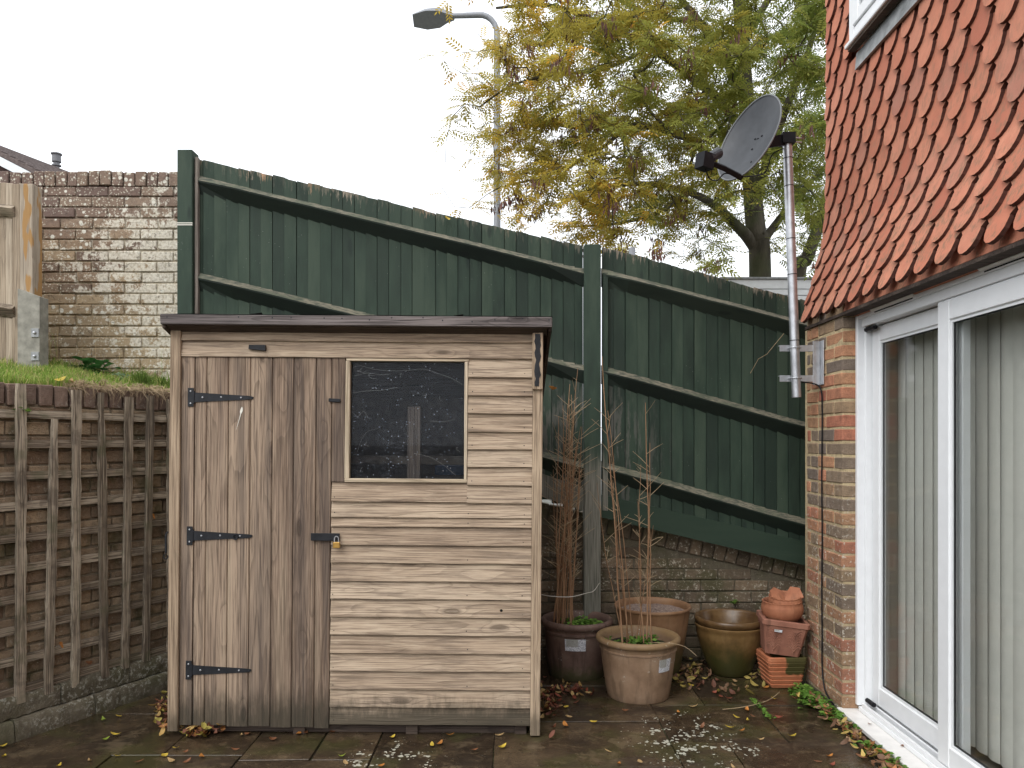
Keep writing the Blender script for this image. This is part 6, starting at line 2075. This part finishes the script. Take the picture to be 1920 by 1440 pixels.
# small green weeds
def weeds(name, spots, label, seed, cols, r0=0.012, r1=0.022, cat='weed', zr=0.05):
    rr = random.Random(seed)
    V, F, C_ = [], [], []
    for p in spots:
        for q in range(rr.randint(4, 7)):
            a = rr.uniform(0, 6.3)
            L = rr.uniform(r0, r1) * 2
            v, f = leaf_shape(L, L * rr.uniform(.6, .9), -0.004, 0.15, 4, 0.06, rr)
            off = Vector((math.cos(a), math.sin(a), 0)) * L * rr.uniform(.4, .9) + Vector((0, 0, rr.uniform(0.006, zr)))
            Mx = Matrix.Translation(Vector(p) + off) @ Euler((rr.uniform(-.35, .35), rr.uniform(-.5, .2), a)).to_matrix().to_4x4()
            b = len(V)
            V += [tuple(Mx @ Vector(w)) for w in v]
            F += [tuple(b + i for i in w) for w in f]
            c = rr.choice(cols); k = rr.uniform(.75, 1.25)
            C_ += [(c[0] * k, c[1] * k, c[2] * k, 1)] * len(v)
    o = inst(name, npmesh(name, np.array(V), np.array(F), M_green, np.array(C_), True), (0, 0, 0))
    return tag(o, label, cat, kind='stuff')
WC = [(0.12, 0.25, 0.035), (0.16, 0.31, 0.05), (0.20, 0.33, 0.06), (0.09, 0.18, 0.03)]
rr = random.Random(5)
ws = []
for k in range(150):
    y = 4.45 - abs(rr.gauss(0, .22)) if k < 105 else rr.uniform(2.8, 4.1)
    ws.append((1.705 - abs(rr.gauss(0, .038)), y, 0.0))
weeds('ground_weeds', ws, 'bright green weeds growing along the foot of the house wall', 3, WC, 0.010, 0.019)
weeds('pot_weeds', [(LA.x + rr.gauss(0, .075), LA.y + rr.gauss(0, .06), 0.288) for _ in range(34)], 'small green weeds growing in the buff front pot', 4, WC, 0.010, 0.017, zr=0.03)
weeds('pot_weeds', [(LB.x + 0.03 + rr.gauss(0, .06), LB.y - 0.02 + rr.gauss(0, .055), 0.308) for _ in range(48)], 'mat of green weeds growing in the pot beside the shed', 5, WC, 0.010, 0.017, zr=0.035)
jw = []
for k in range(16):
    t = k / 15
    p = G(1408 + 40 * t + rr.uniform(-3, 3), 1312 + 36 * t); jw.append(tuple(p))
weeds('joint_weeds', jw, 'tiny green weeds in the paving joint in front of the glazed pot', 6, WC, 0.006, 0.011, zr=0.015)
def single_weed(px, py, D, label, n=6, r_=(0.014, 0.024), seed=0, z=None):
    p = W(px, py, D)
    rr2 = random.Random(seed)
    t = weeds('wall_weed', [tuple(p + Vector((rr2.uniform(-.01, .01), -.01, rr2.uniform(-.02, .01)))) for _ in range(n // 3)], label, seed, WC, r_[0], r_[1], zr=0.02)
    t['kind'] = 'thing'
single_weed(1379, 1131, 5.10, 'small green seedling growing from the low brick wall above the glazed pot', 6, (0.012, 0.02), 71)
single_weed(45, 770, 3.80, 'small green sprig sprouting beside a trellis upright', 9, (0.010, 0.018), 72)
iv = []
for k in range(9):
    p = W(rg.uniform(160, 215), 690, rg.uniform(4.95, 5.2)); iv.append((p.x, p.y, lawn_z(p.x, p.y)))
weeds('ivy_plant', iv, 'dark green leafy plant at the foot of the lichen wall', 8, [(0.035, 0.10, 0.025), (0.05, 0.14, 0.035)], 0.025, 0.042, zr=0.09)
iv = []
for k in range(8):
    p = W(rg.uniform(222, 250), 700, rg.uniform(4.8, 5.1)); iv.append((p.x, p.y, lawn_z(p.x, p.y)))
weeds('pale_plant', iv, 'pale grey-green leafy clump on the bank left of the grass tuft', 9, [(0.18, 0.27, 0.15), (0.25, 0.33, 0.2)], 0.015, 0.026, zr=0.05)
# a few big leaves lying on the bank edge and one caught on the fence
for (px, py, D, nm, lab) in ((118, 712, 4.05, 'yellow', 'large pale yellow leaf on the bank edge above the trellis'), (137, 716, 4.08, 'tan', 'pale tan leaf lying beside the yellow leaf on the bank edge'), (838, 412, 5.0, 'yellow', 'yellow leaf caught on the top edge of the green fence'),
                             (118, 1208, 3.93, 'orange', 'orange leaf caught on a trellis rail near the bottom'), (168, 1242, 4.0, 'brown', 'brown leaf stuck behind the trellis near its foot'), (1035, 728, 4.95, 'orange', 'orange leaf caught on the canes by the shed corner'), (290, 968, 4.25, 'orange', 'orange leaf caught high on the trellis near the shed')):
    o = inst('fallen_leaf', R.choice(LM[nm]), W(px, py, D) + Vector((0, -0.02, 0)), None, (R.uniform(.6, 1.2), R.uniform(-.4, .4), R.uniform(0, 3)), (1.1, 1.1, 1.1))
    tag(o, lab, 'leaf')

# a fallen twig on the slabs and a wisp hanging over the front pot
tw_ = obj('fallen_twig', MB().tube(sag([G(1355, 1330, .008), G(1385, 1327, .012), G(1420, 1320, .010), G(1446, 1310, .012), G(1462, 1297, .012)], 4), [0.0022] * 16 + [0.0012], 5), M_straw)
tag(tw_, 'thin pale twig lying across the slabs before the square pots', 'twig')
ws_ = obj('dry_wisp', MB().tube(sag([W(1215, 1205, 4.30), W(1255, 1206, 4.22), W(1285, 1213, 4.16), W(1306, 1230, 4.14)], 4), 0.0016, 5), M_straw)
tag(ws_, 'pale dry wisp drooping over the rim of the buff front pot', 'stalk')
